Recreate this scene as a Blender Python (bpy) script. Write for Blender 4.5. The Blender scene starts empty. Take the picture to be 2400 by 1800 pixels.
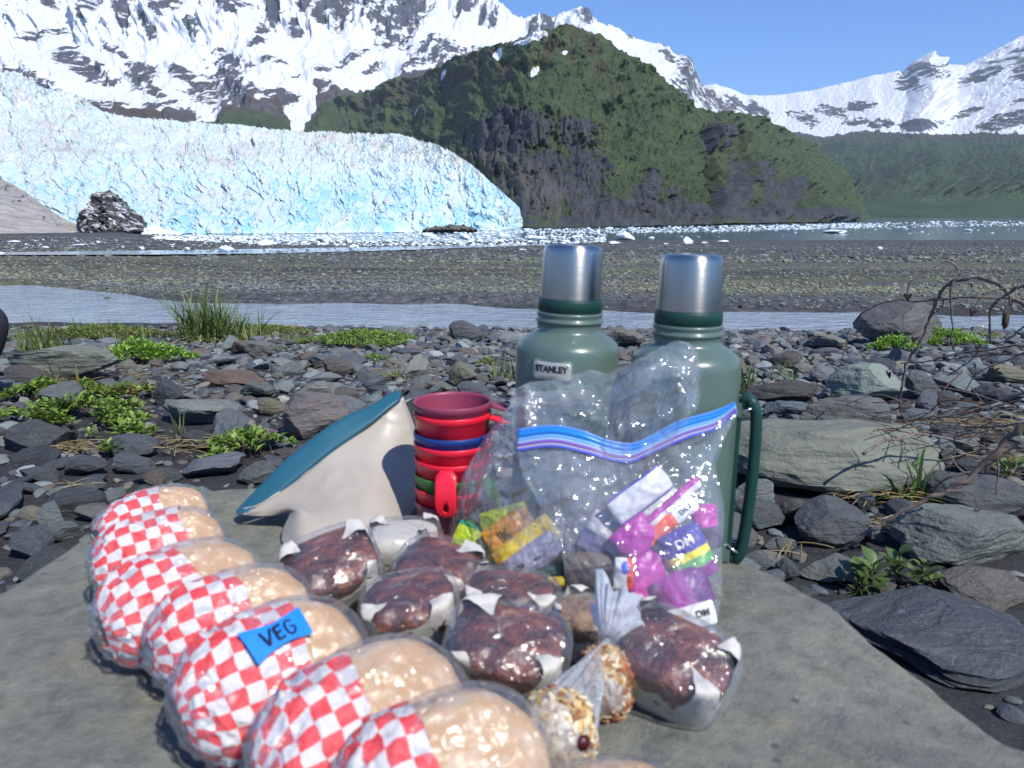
import bpy, bmesh, math, random
import numpy as np
from mathutils import Vector, Matrix, Euler, Quaternion
random.seed(7); RS = np.random.RandomState(7)
S = bpy.context.scene; COL = S.collection; D = bpy.data
# ---------------------------------------------------------------- camera, world, sun, exposure
F = 1800.0; CZ = 0.42; PIT = math.atan(397 / F)
cam = D.objects.new('camera', D.cameras.new('camera')); COL.objects.link(cam); S.camera = cam
cam.location = (0, 0, CZ); cam.rotation_euler = (math.pi / 2 - PIT, 0, 0)
cam.data.sensor_width = 36; cam.data.lens = 36 * F / 2400
cam.data.clip_start = .02; cam.data.clip_end = 20000
cam.data.dof.use_dof = True; cam.data.dof.focus_distance = 5.0; cam.data.dof.aperture_fstop = 9.5
SUN_AZ, SUN_EL = math.radians(37), math.radians(48)      # to the right of straight behind the camera
sd = Vector((math.sin(SUN_AZ) * math.cos(SUN_EL), -math.cos(SUN_AZ) * math.cos(SUN_EL), math.sin(SUN_EL)))
sun = D.objects.new('sun', D.lights.new('sun', 'SUN')); COL.objects.link(sun)
sun.data.energy = 4.7; sun.data.angle = math.radians(.53); sun.data.color = (1, .96, .88)
sun.rotation_euler = sd.to_track_quat('Z', 'Y').to_euler(); sun.location = (3, -4, 6)
W = D.worlds.new('World'); S.world = W; W.use_nodes = True
wn = W.node_tree; wn.nodes.clear()
sky = wn.nodes.new('ShaderNodeTexSky'); sky.sky_type = 'NISHITA'; sky.sun_disc = False
sky.sun_elevation = SUN_EL; sky.sun_rotation = math.atan2(sd.x, sd.y)
sky.air_density = .8; sky.dust_density = .1; sky.ozone_density = 3.0; sky.altitude = 0
bg = wn.nodes.new('ShaderNodeBackground'); bg.inputs[1].default_value = .12
wo = wn.nodes.new('ShaderNodeOutputWorld')
tint = wn.nodes.new('ShaderNodeMix'); tint.data_type = 'RGBA'; tint.blend_type = 'MULTIPLY'; tint.inputs[0].default_value = 1
tint.inputs[7].default_value = (.60, .93, 1.32, 1); wn.links.new(sky.outputs[0], tint.inputs[6]); wn.links.new(tint.outputs[2], bg.inputs[0]); wn.links.new(bg.outputs[0], wo.inputs[0])
S.view_settings.view_transform = 'Standard'; S.view_settings.look = 'None'
S.view_settings.exposure = 0.27; S.view_settings.gamma = 1; S.view_settings.use_curve_mapping = False
S.render.engine = 'CYCLES'; cy = S.cycles
cy.use_denoising = True; cy.max_bounces = 10; cy.transparent_max_bounces = 24; cy.diffuse_bounces = 3
cy.glossy_bounces = 4; cy.transmission_bounces = 8; cy.caustics_reflective = False; cy.caustics_refractive = False
cy.sample_clamp_indirect = 6
# ---------------------------------------------------------------- geometry of the view (used only to measure the photograph)
CP, SP = math.cos(PIT), math.sin(PIT)
def ray(px, py):
    xc = (np.asarray(px, float) - 1200) / F; yc = (900 - np.asarray(py, float)) / F
    return xc, CP + yc * SP, -SP + yc * CP
def A(px, py, Y):                       # photograph pixel (2400 wide) at distance Y
    x, y, z = ray(px, py); t = np.asarray(Y, float) / y
    return np.stack(np.broadcast_arrays(x * t, y * t, CZ + z * t), -1)
def G(px, py, z=0.0):                   # photograph pixel on the level z
    x, y, zz = ray(px, py); t = (z - CZ) / zz
    return np.stack(np.broadcast_arrays(x * t, y * t, CZ + zz * t), -1)
def V(a): return Vector([float(q) for q in a])
DS = 2400 / 2212.0
# ---------------------------------------------------------------- noise
_perm = RS.permutation(256); _perm = np.concatenate([_perm, _perm, _perm])
_g = RS.normal(size=(256, 3)); _g /= np.linalg.norm(_g, axis=1)[:, None]
def perlin(x, y, z=0.0):
    x, y, z = np.broadcast_arrays(np.asarray(x, float), np.asarray(y, float), np.asarray(z, float))
    xi = np.floor(x).astype(int); yi = np.floor(y).astype(int); zi = np.floor(z).astype(int)
    xf, yf, zf = x - xi, y - yi, z - zi; xi &= 255; yi &= 255; zi &= 255
    u = xf**3 * (xf * (xf * 6 - 15) + 10); v = yf**3 * (yf * (yf * 6 - 15) + 10); w = zf**3 * (zf * (zf * 6 - 15) + 10)
    def gr(a, b, c):
        h = _perm[_perm[_perm[(xi + a) & 255] + ((yi + b) & 255)] + ((zi + c) & 255)]; g = _g[h]
        return g[..., 0] * (xf - a) + g[..., 1] * (yf - b) + g[..., 2] * (zf - c)
    def L(a, b, t): return a + (b - a) * t
    return 1.6 * L(L(L(gr(0,0,0), gr(1,0,0), u), L(gr(0,1,0), gr(1,1,0), u), v),
             L(L(gr(0,0,1), gr(1,0,1), u), L(gr(0,1,1), gr(1,1,1), u), v), w)
def fbm(x, y, z=0.0, o=5, g=.5, l=2.03):
    s = 0; a = 1; t = 0
    for i in range(o):
        s = s + a * perlin(x + 17.3 * i, y + 5.1 * i, z + 9.7 * i); t += a; x = x * l; y = y * l; z = z * l; a *= g
    return s / t * 1.4
def ridged(x, y, z=0.0, o=5, g=.5, l=2.03):
    s = 0; a = 1; t = 0
    for i in range(o):
        s = s + a * (1 - 2 * np.abs(perlin(x + 7.3 * i, y + 3.1 * i, z + 1.7 * i))); t += a; x = x * l; y = y * l; z = z * l; a *= g
    return s / t
def sstep(a, b, x): t = np.clip((x - a) / (b - a), 0, 1); return t * t * (3 - 2 * t)
# ---------------------------------------------------------------- mesh helpers
def mesh_np(name, Vt, Fc, mats=(), smooth=True, attrs=None, midx=None, uv=None):
    Vt = np.asarray(Vt, np.float32).reshape(-1, 3); Fc = np.asarray(Fc, np.int32)
    k = Fc.shape[1]; me = D.meshes.new(name)
    me.vertices.add(len(Vt)); me.vertices.foreach_set('co', Vt.ravel())
    me.loops.add(Fc.size); me.loops.foreach_set('vertex_index', Fc.ravel())
    me.polygons.add(len(Fc)); me.polygons.foreach_set('loop_start', np.arange(0, Fc.size, k, dtype=np.int32))
    if midx is not None: me.polygons.foreach_set('material_index', np.asarray(midx, np.int32))
    me.update(calc_edges=True)
    me.polygons.foreach_set('use_smooth', np.full(len(Fc), bool(smooth)))
    for m in mats: me.materials.append(m)
    for n, a in (attrs or {}).items():
        a = np.asarray(a, np.float32)
        if a.ndim == 1:
            at = me.attributes.new(n, 'FLOAT', 'POINT'); at.data.foreach_set('value', a)
        else:
            at = me.attributes.new(n, 'FLOAT_COLOR', 'POINT')
            at.data.foreach_set('color', np.concatenate([a[:, :3], np.ones((len(a), 1), np.float32)], 1).ravel())
    if uv is not None:
        ul = me.uv_layers.new(name='UVMap'); ul.data.foreach_set('uv', np.asarray(uv, np.float32)[Fc.ravel()].ravel())
    return me
def grid_faces(n, m, wrap_u=False, wrap_v=False):
    i = np.arange(n if wrap_u else n - 1)[:, None]; j = np.arange(m if wrap_v else m - 1)[None]
    i2 = (i + 1) % n; j2 = (j + 1) % m
    return np.stack(np.broadcast_arrays(i * m + j, i2 * m + j, i2 * m + j2, i * m + j2), -1).reshape(-1, 4)
def tag(o, label=None, cat=None, group=None, kind=None):
    for k, v in (('label', label), ('category', cat), ('group', group), ('kind', kind)):
        if v: o[k] = v
    return o
def ob(name, me, parent=None, loc=None):
    o = D.objects.new(name, me); COL.objects.link(o)
    if parent: o.parent = parent
    if loc is not None: o.location = loc
    return o
def empty(name, loc=(0, 0, 0), rz=0.0):
    o = D.objects.new(name, None); COL.objects.link(o); o.location = loc; o.rotation_euler = (0, 0, rz); o.empty_display_size = .05
    return o
def grid_obj(name, P, mats, parent=None, smooth=True, attrs=None, wrap_u=False, wrap_v=False, uv=None):
    n, m = P.shape[:2]
    at = {k: (v.reshape(-1) if v.ndim == 2 else v.reshape(-1, v.shape[-1])) for k, v in (attrs or {}).items()}
    return ob(name, mesh_np(name, P.reshape(-1, 3), grid_faces(n, m, wrap_u, wrap_v), mats, smooth, at,
              uv=None if uv is None else uv.reshape(-1, 2)), parent)
def lathe(prof, n=48, cap=True):
    prof = np.asarray(prof, float); a = np.linspace(0, 2 * np.pi, n, endpoint=False)
    P = np.stack([prof[:, None, 0] * np.cos(a), prof[:, None, 0] * np.sin(a), np.broadcast_to(prof[:, None, 1], (len(prof), n))], -1)
    return P.reshape(-1, 3), grid_faces(len(prof), n, False, True)[:, ::-1]
def tube(pts, rad, n=6, close=False):
    pts = np.asarray(pts, float); m = len(pts); rad = np.broadcast_to(rad, m)
    t = np.gradient(pts, axis=0); t /= np.linalg.norm(t, axis=1)[:, None] + 1e-9
    up = np.array([0.13, .2, .97]); a = np.cross(t, up); a /= np.linalg.norm(a, axis=1)[:, None] + 1e-9; b = np.cross(t, a)
    th = np.linspace(0, 2 * np.pi, n, endpoint=False)
    P = pts[:, None] + rad[:, None, None] * (np.cos(th)[None, :, None] * a[:, None] + np.sin(th)[None, :, None] * b[:, None])
    Fq = grid_faces(m, n, False, True)
    Vt = P.reshape(-1, 3)
    Vt = np.vstack([Vt, pts[0], pts[-1]]); i0 = len(Vt) - 2; k = np.arange(n); k2 = (k + 1) % n
    c1 = np.stack([k, k2, np.full(n, i0), np.full(n, i0)], 1); c2 = np.stack([(m-1)*n + k2, (m-1)*n + k, np.full(n, i0 + 1), np.full(n, i0 + 1)], 1)
    return Vt, Fq, np.vstack([c1, c2])[:, :3]
def catmull(pts, n):
    pts = np.asarray(pts, float); p = np.vstack([2 * pts[0] - pts[1], pts, 2 * pts[-1] - pts[-2]])
    m = len(pts) - 1; s = np.linspace(0, m - 1e-6, n); i = s.astype(int); t = (s - i)[:, None]
    a, b, c, d = p[i], p[i + 1], p[i + 2], p[i + 3]
    return .5 * (2 * b + (c - a) * t + (2 * a - 5 * b + 4 * c - d) * t**2 + (3 * b - a - 3 * c + d) * t**3)
class MB:                                # collects triangles and quads into one mesh
    def __init__(s): s.v = []; s.f = []; s.n = 0; s.c = []
    def add(s, Vt, *Fs, col=None):
        Vt = np.asarray(Vt, float).reshape(-1, 3)
        for Fq in Fs: s.f += [tuple(int(i) + s.n for i in r) for r in Fq]
        s.v.append(Vt); s.n += len(Vt)
        if col is not None: s.c.append(np.broadcast_to(np.asarray(col, float), (len(Vt), 3)))
    def mesh(s, name, mats, smooth=True):
        Vt = np.vstack(s.v); me = D.meshes.new(name); me.from_pydata(Vt.tolist(), [], s.f)
        for m in mats: me.materials.append(m)
        me.polygons.foreach_set('use_smooth', np.full(len(me.polygons), bool(smooth)))
        if s.c:
            c = np.vstack(s.c); at = me.attributes.new('col', 'FLOAT_COLOR', 'POINT')
            at.data.foreach_set('color', np.concatenate([c, np.ones((len(c), 1))], 1).astype(np.float32).ravel())
        return me
    def obj(s, name, mats, parent=None, smooth=True): return ob(name, s.mesh(name, mats, smooth), parent)
def box(cx, cy, cz, sx, sy, sz):
    v = np.array([(a, b, c) for a in (-1, 1) for b in (-1, 1) for c in (-1, 1)], float) * (sx / 2, sy / 2, sz / 2) + (cx, cy, cz)
    return v, [(0, 1, 3, 2), (4, 6, 7, 5), (0, 4, 5, 1), (2, 3, 7, 6), (0, 2, 6, 4), (1, 5, 7, 3)]
# ---------------------------------------------------------------- material helper
class NT:
    def __init__(s, name, rough=.7, spec=.3):
        s.m = D.materials.new(name); s.m.use_nodes = True; s.t = s.m.node_tree; s.t.nodes.clear()
        s.o = s.n('ShaderNodeOutputMaterial'); s.b = s.n('ShaderNodeBsdfPrincipled')
        s.b.inputs['Roughness'].default_value = rough; s.b.inputs['Specular IOR Level'].default_value = spec
        s.l(s.b.outputs[0], s.o.inputs[0])
    def n(s, t, **k):
        q = s.t.nodes.new(t)
        for a, b in k.items(): setattr(q, a, b)
        return q
    def l(s, a, b): s.t.links.new(a, b)
    def inp(s, sock, v):
        if hasattr(v, 'is_output') or isinstance(v, bpy.types.NodeSocket): s.l(v, sock)
        elif isinstance(v, tuple) and len(v) == 3 and sock.type == 'RGBA': sock.default_value = (*v, 1)
        else: sock.default_value = v
    def obj(s): return s.n('ShaderNodeTexCoord').outputs['Object']
    def geo(s): return s.n('ShaderNodeNewGeometry').outputs['Position']
    def map(s, vec, scale=(1, 1, 1), rot=(0, 0, 0), loc=(0, 0, 0)):
        q = s.n('ShaderNodeMapping'); s.l(vec, q.inputs[0]); q.inputs['Scale'].default_value = scale
        q.inputs['Rotation'].default_value = rot; q.inputs['Location'].default_value = loc; return q.outputs[0]
    def noise(s, vec, scale, det=5, rough=.55, dist=0.0):
        q = s.n('ShaderNodeTexNoise'); s.l(vec, q.inputs['Vector']); q.inputs['Scale'].default_value = scale
        q.inputs['Detail'].default_value = det; q.inputs['Roughness'].default_value = rough; q.inputs['Distortion'].default_value = dist
        return q.outputs['Fac']
    def voro(s, vec, scale, feat='F1', out='Distance', rnd=1.0):
        q = s.n('ShaderNodeTexVoronoi', feature=feat); s.l(vec, q.inputs['Vector']); q.inputs['Scale'].default_value = scale
        q.inputs['Randomness'].default_value = rnd; return q.outputs[out]
    def ramp(s, fac, stops, interp='LINEAR'):
        q = s.n('ShaderNodeValToRGB'); s.l(fac, q.inputs[0]); r = q.color_ramp; r.interpolation = interp
        while len(r.elements) < len(stops): r.elements.new(.5)
        for e, (p, c) in zip(r.elements, stops):
            e.position = p; e.color = (*c, 1) if isinstance(c, tuple) else (c, c, c, 1)
        return q.outputs[0]
    def math(s, op, a, b=0.0, c=0.0, clamp=False):
        q = s.n('ShaderNodeMath', operation=op, use_clamp=clamp)
        for i, v in enumerate((a, b, c)):
            s.inp(q.inputs[i], v)
        return q.outputs[0]
    def mix(s, fac, a, b, mode='MIX'):
        q = s.n('ShaderNodeMix', data_type='RGBA', blend_type=mode); s.inp(q.inputs[0], fac); s.inp(q.inputs[6], a); s.inp(q.inputs[7], b)
        return q.outputs[2]
    def attr(s, name, out='Fac'):
        q = s.n('ShaderNodeAttribute', attribute_name=name); return q.outputs[out]
    def bump(s, h, strength=.4, dist=.01, normal=None):
        q = s.n('ShaderNodeBump'); s.l(h, q.inputs['Height']); q.inputs['Strength'].default_value = strength
        q.inputs['Distance'].default_value = dist
        if normal: s.l(normal, q.inputs['Normal'])
        s.l(q.outputs[0], s.b.inputs['Normal']); return q.outputs[0]
    def col(s, v): s.inp(s.b.inputs['Base Color'], v); return s
    def set(s, **k):
        for a, v in k.items(): s.inp(s.b.inputs[a.replace('_', ' ')], v)
        return s
def plain(name, c, rough=.6, spec=.3, **k):
    t = NT(name, rough, spec); t.col(c); t.set(**k); return t.m
# ================================================================ THE FAR SETTING
def interp(pts, x): p = np.array(sorted(pts), float); return np.interp(x, p[:, 0], p[:, 1])
def ellmask(X, Y, lst, warp=0.0):
    m = np.full(X.shape, -1.0)
    for e in lst:
        cx, cy, rx, ry = e[:4]; a = math.radians(e[4]) if len(e) > 4 else 0
        dx, dy = X - cx, Y - cy; u = (dx * math.cos(a) + dy * math.sin(a)) / rx; v = (-dx * math.sin(a) + dy * math.cos(a)) / ry
        m = np.maximum(m, 1 - np.sqrt(u * u + v * v))
    return np.clip(m + warp, -1, 1)
SEA_Z = -3.58
def seaY(px, py): return G(px, py, SEA_Z)[..., 1]
def massif(x0, x1, nx, nv, ridge, base, Yb, Yr, power=1.0, back=10):
    """surface from a foot line to a ridge line, then falling away behind; coordinates of lines in measured pixels /DS"""
    dx = np.linspace(x0, x1, nx); v = np.linspace(0, 1, nv)
    X = np.broadcast_to(dx[:, None], (nx, nv)); r = interp(ridge, dx)[:, None]; b = interp(base, dx)[:, None]
    PY = b + (r - b) * v[None]
    yb = Yb(dx)[:, None] if callable(Yb) else Yb; yr = Yr(dx)[:, None] if callable(Yr) else Yr
    Y = yb + (yr - yb) * v[None] ** power
    P = A(X * DS, PY * DS, Y)
    return X, PY, v, P
def with_back(P, n=8, drop=.9):
    last = P[:, -1]; out = [P]; z0 = SEA_Z
    for k in range(1, n + 1):
        q = last.copy(); f = k / n; q[:, 1] *= 1 + .5 * f; q[:, 0] *= 1 + .5 * f; q[:, 2] = z0 + (last[:, 2] - z0) * (1 - f * drop - .0); out.append(q[:, None])
    return np.concatenate(out, 1)
def pad(M, n=8): return np.concatenate([M, np.repeat(M[:, -1:], n, 1)], 1)

# ---- snow / rock / brush material
def mountain_mat(name, sc, rock=(.075, .08, .095), green=(.05, .078, .034), bumpd=3.0, gsc=1.0, namp=1.0):
    t = NT(name, .85, .15); p = t.geo()
    ff = t.noise(p, sc * 22 * gsc, 4, .7)
    nf = t.noise(t.map(p, (sc * 3.4, sc * .8, sc * 4.2), (0, .35, 0)), 1, 9, .74)
    st = t.noise(t.map(p, (sc * 6, sc * .6, sc * 1.9), (0, .45, 0)), 1, 8, .7)
    vg = t.noise(p, sc * 7 * gsc, 5, .7)
    vl = t.noise(p, sc * 1.2, 3, .6)
    gc = t.mix(t.ramp(vl, [(.3, 0.0), (.7, 1.0)]), tuple(c * .8 for c in green), (green[0] * 1.6, green[1] * 1.45, green[2] * 1.2))
    gc = t.mix(t.ramp(ff, [(.38, .35), (.6, 0.0)]), gc, (.014, .026, .014))
    gc = t.mix(t.ramp(vg, [(.3, 0.0), (.7, 1.0)]), t.mix(.28, gc, (.012, .022, .012)), gc)
    rc = t.mix(t.ramp(st, [(.3, 0.0), (.7, 1.0)]), tuple(c * .55 for c in rock), tuple(c * 1.5 for c in rock))
    rc = t.mix(t.math('MULTIPLY', t.attr('tan'), .9, clamp=True), rc, t.mix(st, (.10, .085, .07), (.17, .155, .135)))
    bc = t.mix(nf, (.06, .036, .028), (.085, .07, .045))
    gm = t.math('ADD', t.attr('green'), t.math('MULTIPLY', t.math('SUBTRACT', nf, .5), 2.4))
    c = t.mix(t.ramp(gm, [(.42, 0.0), (.6, 1.0)]), rc, gc)
    bm = t.math('ADD', t.attr('brown'), t.math('MULTIPLY', t.math('SUBTRACT', vg, .5), 1.6))
    c = t.mix(t.ramp(bm, [(.42, 0.0), (.62, .8)]), c, bc)
    sn = t.math('ADD', t.attr('snow'), t.math('ADD', t.math('MULTIPLY', t.math('SUBTRACT', st, .5), 2.6 * namp), t.math('MULTIPLY', t.math('SUBTRACT', nf, .5), 3.4 * namp)))
    sm = t.ramp(sn, [(.485, 0.0), (.515, 1.0)])
    dirt = t.noise(t.map(p, (sc * 1.2, sc * .12, sc * .4), (0, .6, 0)), 1, 4, .6)
    sc_ = t.mix(t.ramp(dirt, [(.62, 0.0), (.75, .35)]), (.62, .645, .685), (.49, .42, .37))
    c = t.mix(sm, c, sc_); t.col(c)
    h = t.math('ADD', t.math('MULTIPLY', t.math('ADD', vg, t.math('MULTIPLY', ff, .5)), t.math('SUBTRACT', 1.0, sm)), t.math('MULTIPLY', nf, .5))
    h = t.math('SUBTRACT', h, t.math('MULTIPLY', sm, t.math('MULTIPLY', nf, .46)))
    t.bump(h, .9, bumpd); return t.m

# ---- great snow mountain behind the glacier
ridge1 = [(-500, -60), (-200, -150), (0, -170), (300, -130), (500, -150), (700, -80), (850, -60), (960, -20), (1015, 2), (1040, 12), (1075, 28), (1110, 44), (1130, 52), (1150, 40), (1168, 42),
          (1190, 48), (1215, 36), (1250, 28), (1268, 33), (1280, 50), (1300, 62), (1340, 76), (1375, 88), (1400, 98), (1440, 112), (1462, 128), (1478, 126), (1488, 140), (1502, 172), (1520, 190), (1560, 215), (1640, 262), (1750, 330), (1800, 350)]
base1 = [(-500, 345), (0, 345), (1000, 345), (1300, 345), (1800, 380)]
X, PY, v, P = massif(-420, 1800, 900, 330, ridge1, base1, 900, 2500, 1.15)
U = X / 100.; Vv = PY / 100.
wx = .35 * fbm(U * 1.3, Vv * 1.3, 3, 4)
R = ridged((U + wx) * 1.5 + .5 * Vv, Vv * .75 + wx, 5, 6, .53)
R2 = fbm(U * .8, Vv * .9, 11, 5)
amp = sstep(0, .15, v)[None] * 1.0
hi = sstep(110, 40, PY)
P[..., 2] += amp * (R * (3 + 11 * hi) + R2 * 16) * (1 - .75 * sstep(.93, 1, v)[None]) + sstep(.9, 1, v)[None] * 9 * ridged(U * 8, Vv * 2, 3, 3)
P[..., 1] -= amp * (R * (14 + 56 * hi) + R2 * 60 + 22 * hi * ridged(U * 4 + Vv, Vv * 2.2, 3, 4))
dark1 = [(15, 225, 30, 22), (165, 135, 58, 22, 25), (205, 158, 48, 18, 10), (60, 178, 85, 20, 18), (305, 168, 34, 28), (255, 112, 30, 9, 30), (90, 72, 50, 8, -20), (340, 75, 13, 22), (470, 175, 68, 42, -25),
         (505, 130, 52, 14, 25), (395, 160, 25, 14), (345, 205, 36, 10, 30), (560, 108, 30, 9, -20), (600, 148, 28, 9), (645, 168, 10, 14), (645, 72, 13, 16), (575, 72, 14, 16), (205, 25, 16, 30, 20), (290, 48, 18, 28, 10),
         (240, 10, 14, 20), (520, 25, 25, 30), (600, 30, 20, 30), (700, 30, 35, 22, 30), (745, 30, 28, 45, 20), (850, 60, 50, 45, 45), (890, 30, 30, 50, 40), (960, 118, 70, 24, -5), (920, 135, 50, 16, -15), (1005, 30, 12, 26, 40),
         (1045, 45, 8, 18, 30), (1065, 60, 8, 18, 30), (240, 240, 60, 16, 15), (290, 250, 60, 14, 10), (370, 245, 50, 20, -10), (540, 210, 50, 16), (705, 160, 20, 10), (760, 130, 40, 8, -30), (800, 145, 40, 8, -30), (610, 222, 35, 14), (690, 205, 30, 14, -30),
         (1180, 60, 14, 22), (1265, 50, 14, 26), (1360, 82, 10, 8), (1440, 130, 22, 10, 30), (1478, 148, 18, 26, 30), (1490, 185, 40, 36, 40), (1530, 215, 34, 22, 40), (1570, 230, 34, 18, 30), (1150, 68, 10, 22, 20), (430, 75, 14, 20), (380, 30, 18, 34, 20), (120, 18, 12, 14), (140, 105, 25, 7, -20)]
nz = .42 * fbm(U * 7, Vv * 8 + U * 3, 2, 5, .65)
dk = ellmask(X, PY, dark1, nz)
snow = 1.46 - 1.04 * sstep(-1.0, .5, dk) - .15 * sstep(.1, .6, -R) - .42 * sstep(.25, .55, ridged((U + .6 * Vv) * 4.2, Vv * 1.5, 9, 4)) * sstep(90, 20, PY) * sstep(120, 500, X) - .16 * sstep(90, 190, PY) * sstep(-.2, .4, fbm(U * 2.5, Vv * 2.5, 7, 4))
# brush and snow line near the foot
sl = interp([(0, 300), (100, 215), (200, 250), (380, 268), (440, 258), (490, 236), (560, 232), (610, 240), (630, 268), (648, 288), (665, 280), (690, 220), (720, 205), (800, 195), (860, 172), (905, 166), (960, 152), (1010, 128), (1130, 92), (1215, 72), (1300, 100), (1430, 210), (1500, 240), (1600, 262), (1660, 300)], X) + 7 * fbm(U * 5, Vv * 3, 4, 3)
snow = snow - 4 * sstep(-12, 10, PY - sl); gully = np.maximum(0, 1 - np.abs(X - (650 + (285 - PY) * .35 + 4 * np.sin(PY / 9))) / 16) * sstep(190, 210, PY)
snow += 4.6 * sstep(.1, .5, gully)
green = .62 * sstep(-4, 26, PY - sl) + .1; brown = .55 * sstep(-25, 0, PY - sl) * (1 - .6 * sstep(0, 30, PY - sl)) + .35 * sstep(.05, .4, dk) * sstep(90, 140, PY)
tanm = .2 * sstep(100, 200, PY)
Pb = with_back(P)
M_mt = mountain_mat('snow and rock', .012, namp=.85)
tag(grid_obj('snow_mountain', Pb, [M_mt], attrs={'snow': pad(np.clip(snow, -3, 1.6)), 'green': pad(green), 'brown': pad(brown), 'tan': pad(tanm)}), kind='structure')

# ---- far right snowfield and forested slopes
ridge3 = [(1380, 235), (1460, 205), (1512, 186), (1545, 181), (1575, 190), (1612, 206), (1650, 207), (1700, 203), (1760, 194), (1820, 180), (1880, 164), (1925, 156), (1945, 157), (1962, 138), (1985, 123), (2003, 128), (2025, 145), (2052, 152), (2072, 145), (2100, 130), (2130, 112), (2160, 97), (2185, 87), (2212, 84), (2300, 60), (2500, 70), (2700, 120)]
base3 = [(1380, 476), (1900, 473), (2212, 470.5), (2700, 470)]
X, PY, v, P = massif(1380, 2650, 620, 320, ridge3, base3, 1000, 3600, 1.25)
U = X / 100.; Vv = PY / 100.; wx = .3 * fbm(U, Vv, 1, 4)
R = ridged((U + wx) * 1.25 + .35 * Vv, Vv * .5, 8, 6, .5); gl = sstep(440, 400, PY) * sstep(285, 330, PY)
cra = sstep(1900, 2000, X) * sstep(300, 200, PY)
P[..., 1] -= gl * R * 120 + cra * ridged(U * 2 + Vv * 1.2, Vv * .9, 5, 5) * 150 + sstep(300, 240, PY) * 50 * fbm(U * 1.5, Vv * 1.5, 2, 4)
P[..., 2] += gl * R * 14 + cra * ridged(U * 2.6 + Vv, Vv * 2, 5, 4) * 8 * (1 - .5 * sstep(.95, 1, v)[None])
P[..., 2] += sstep(440, 430, PY) * fbm(U * 20, Vv * 20, 2, 2) * 3.0
dark3 = [(1980, 160, 40, 17, 15), (1950, 185, 18, 22, -20), (2100, 165, 55, 15, -28), (2180, 150, 30, 40, 20), (2212, 185, 40, 25), (2200, 215, 40, 22, -20), (2175, 262, 70, 18, -12), (2070, 250, 26, 8, -20), (1985, 272, 40, 12), (1900, 268, 26, 10), (1850, 262, 30, 8),
         (1800, 240, 40, 12, 10), (1860, 228, 30, 10), (1740, 255, 30, 12, 30), (1640, 240, 30, 12, 30), (1600, 232, 40, 14, 35), (2250, 120, 30, 60)]
dk = ellmask(X, PY, dark3, .55 * fbm(U * 6 + Vv * 3, Vv * 9, 3, 5, .65))
snow = 1.46 - 1.12 * sstep(-.85, .4, dk) - .5 * sstep(.1, .5, fbm(U * 9, Vv * 14, 6, 3)) * sstep(205, 250, PY) * sstep(2050, 1850, X)
sl = interp([(1500, 225), (1600, 245), (1650, 262), (1700, 285), (1780, 300), (1850, 285), (1950, 290), (2050, 294), (2120, 290), (2212, 292), (2600, 296)], X) + 6 * fbm(U * 6, Vv, 4, 3)
snow = snow - 4 * sstep(-6, 6, PY - sl)
tag(grid_obj('far_mountain', with_back(P), [mountain_mat('far snow and forest', .007, green=(.045, .078, .04), bumpd=5, gsc=1.3, namp=.85)],
    attrs={'snow': pad(np.clip(snow, -3, 1.6)), 'green': pad(.5 + .6 * sstep(-2, 22, PY - sl)), 'brown': pad(.6 * sstep(-8, 4, PY - sl) * sstep(26, 6, PY - sl)), 'tan': pad(0 * X)}), kind='structure')

# ---- green headland
ridge2 = [(400, 330), (520, 300), (600, 296), (650, 290), (680, 262), (715, 232), (760, 215), (800, 198), (850, 180), (905, 172), (960, 152), (980, 138), (1020, 128), (1060, 108), (1100, 96), (1130, 88), (1165, 82), (1190, 74), (1215, 69), (1240, 70), (1262, 76), (1290, 90), (1320, 106), (1350, 122), (1385, 140), (1410, 160), (1440, 188), (1470, 215), (1500, 238), (1560, 250), (1605, 252), (1640, 262), (1700, 288), (1740, 312), (1770, 335), (1800, 362), (1830, 395), (1850, 425), (1862, 452), (1878, 468), (1886, 474.5)]
base2 = [(400, 490), (900, 490), (1140, 495), (1300, 492), (1500, 488), (1560, 487), (1600, 484), (1760, 481), (1850, 478), (1886, 475.5)]
yb = lambda d: seaY(d * DS, interp(base2, d) * DS) * (1 + 1.3 * sstep(1180, 560, d))
yr = lambda d: np.minimum(yb(d) * (1.9 + .5 * sstep(1500, 1200, d)), 1e9) * (1 + .0 * d)
X, PY, v, P = massif(400, 1886, 900, 400, ridge2, base2, yb, yr, 1.0)
U = X / 100.; Vv = PY / 100.; wx = .25 * fbm(U * 1.5, Vv * 1.5, 1, 4)
edge = sstep(1886, 1800, X); low = sstep(360, 440, PY) * sstep(1120, 1220, X); fade = .35 + .65 * sstep(0, .12, v)[None]
R = ridged((U + wx) * 1.1 + .3 * Vv, Vv * .8 + wx, 3, 6, .52); R3 = ridged((U + .5 * wx) * 4.2 + .35 * Vv, Vv * .6, 6, 5, .6)
rock2 = [(1110, 290, 100, 55), (1075, 330, 95, 60, 30), (1180, 400, 100, 90), (1130, 440, 100, 70), (1240, 300, 50, 40), (1260, 380, 60, 70), (1290, 460, 70, 50), (1380, 450, 45, 60), (1350, 480, 200, 22), (1440, 455, 40, 50), (1480, 470, 60, 32), (1525, 320, 14, 60, 5), (1560, 300, 22, 30), (1585, 400, 26, 85), (1560, 440, 22, 60),
         (1640, 400, 34, 60, -10), (1690, 425, 36, 50), (1630, 465, 80, 24), (1740, 465, 60, 16), (1800, 470, 60, 12), (1395, 410, 25, 40)]
rk = ellmask(X, PY, rock2, .5 * fbm(U * 4, Vv * 4, 3, 5, .6)); rm = sstep(-.15, .45, rk)
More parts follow.
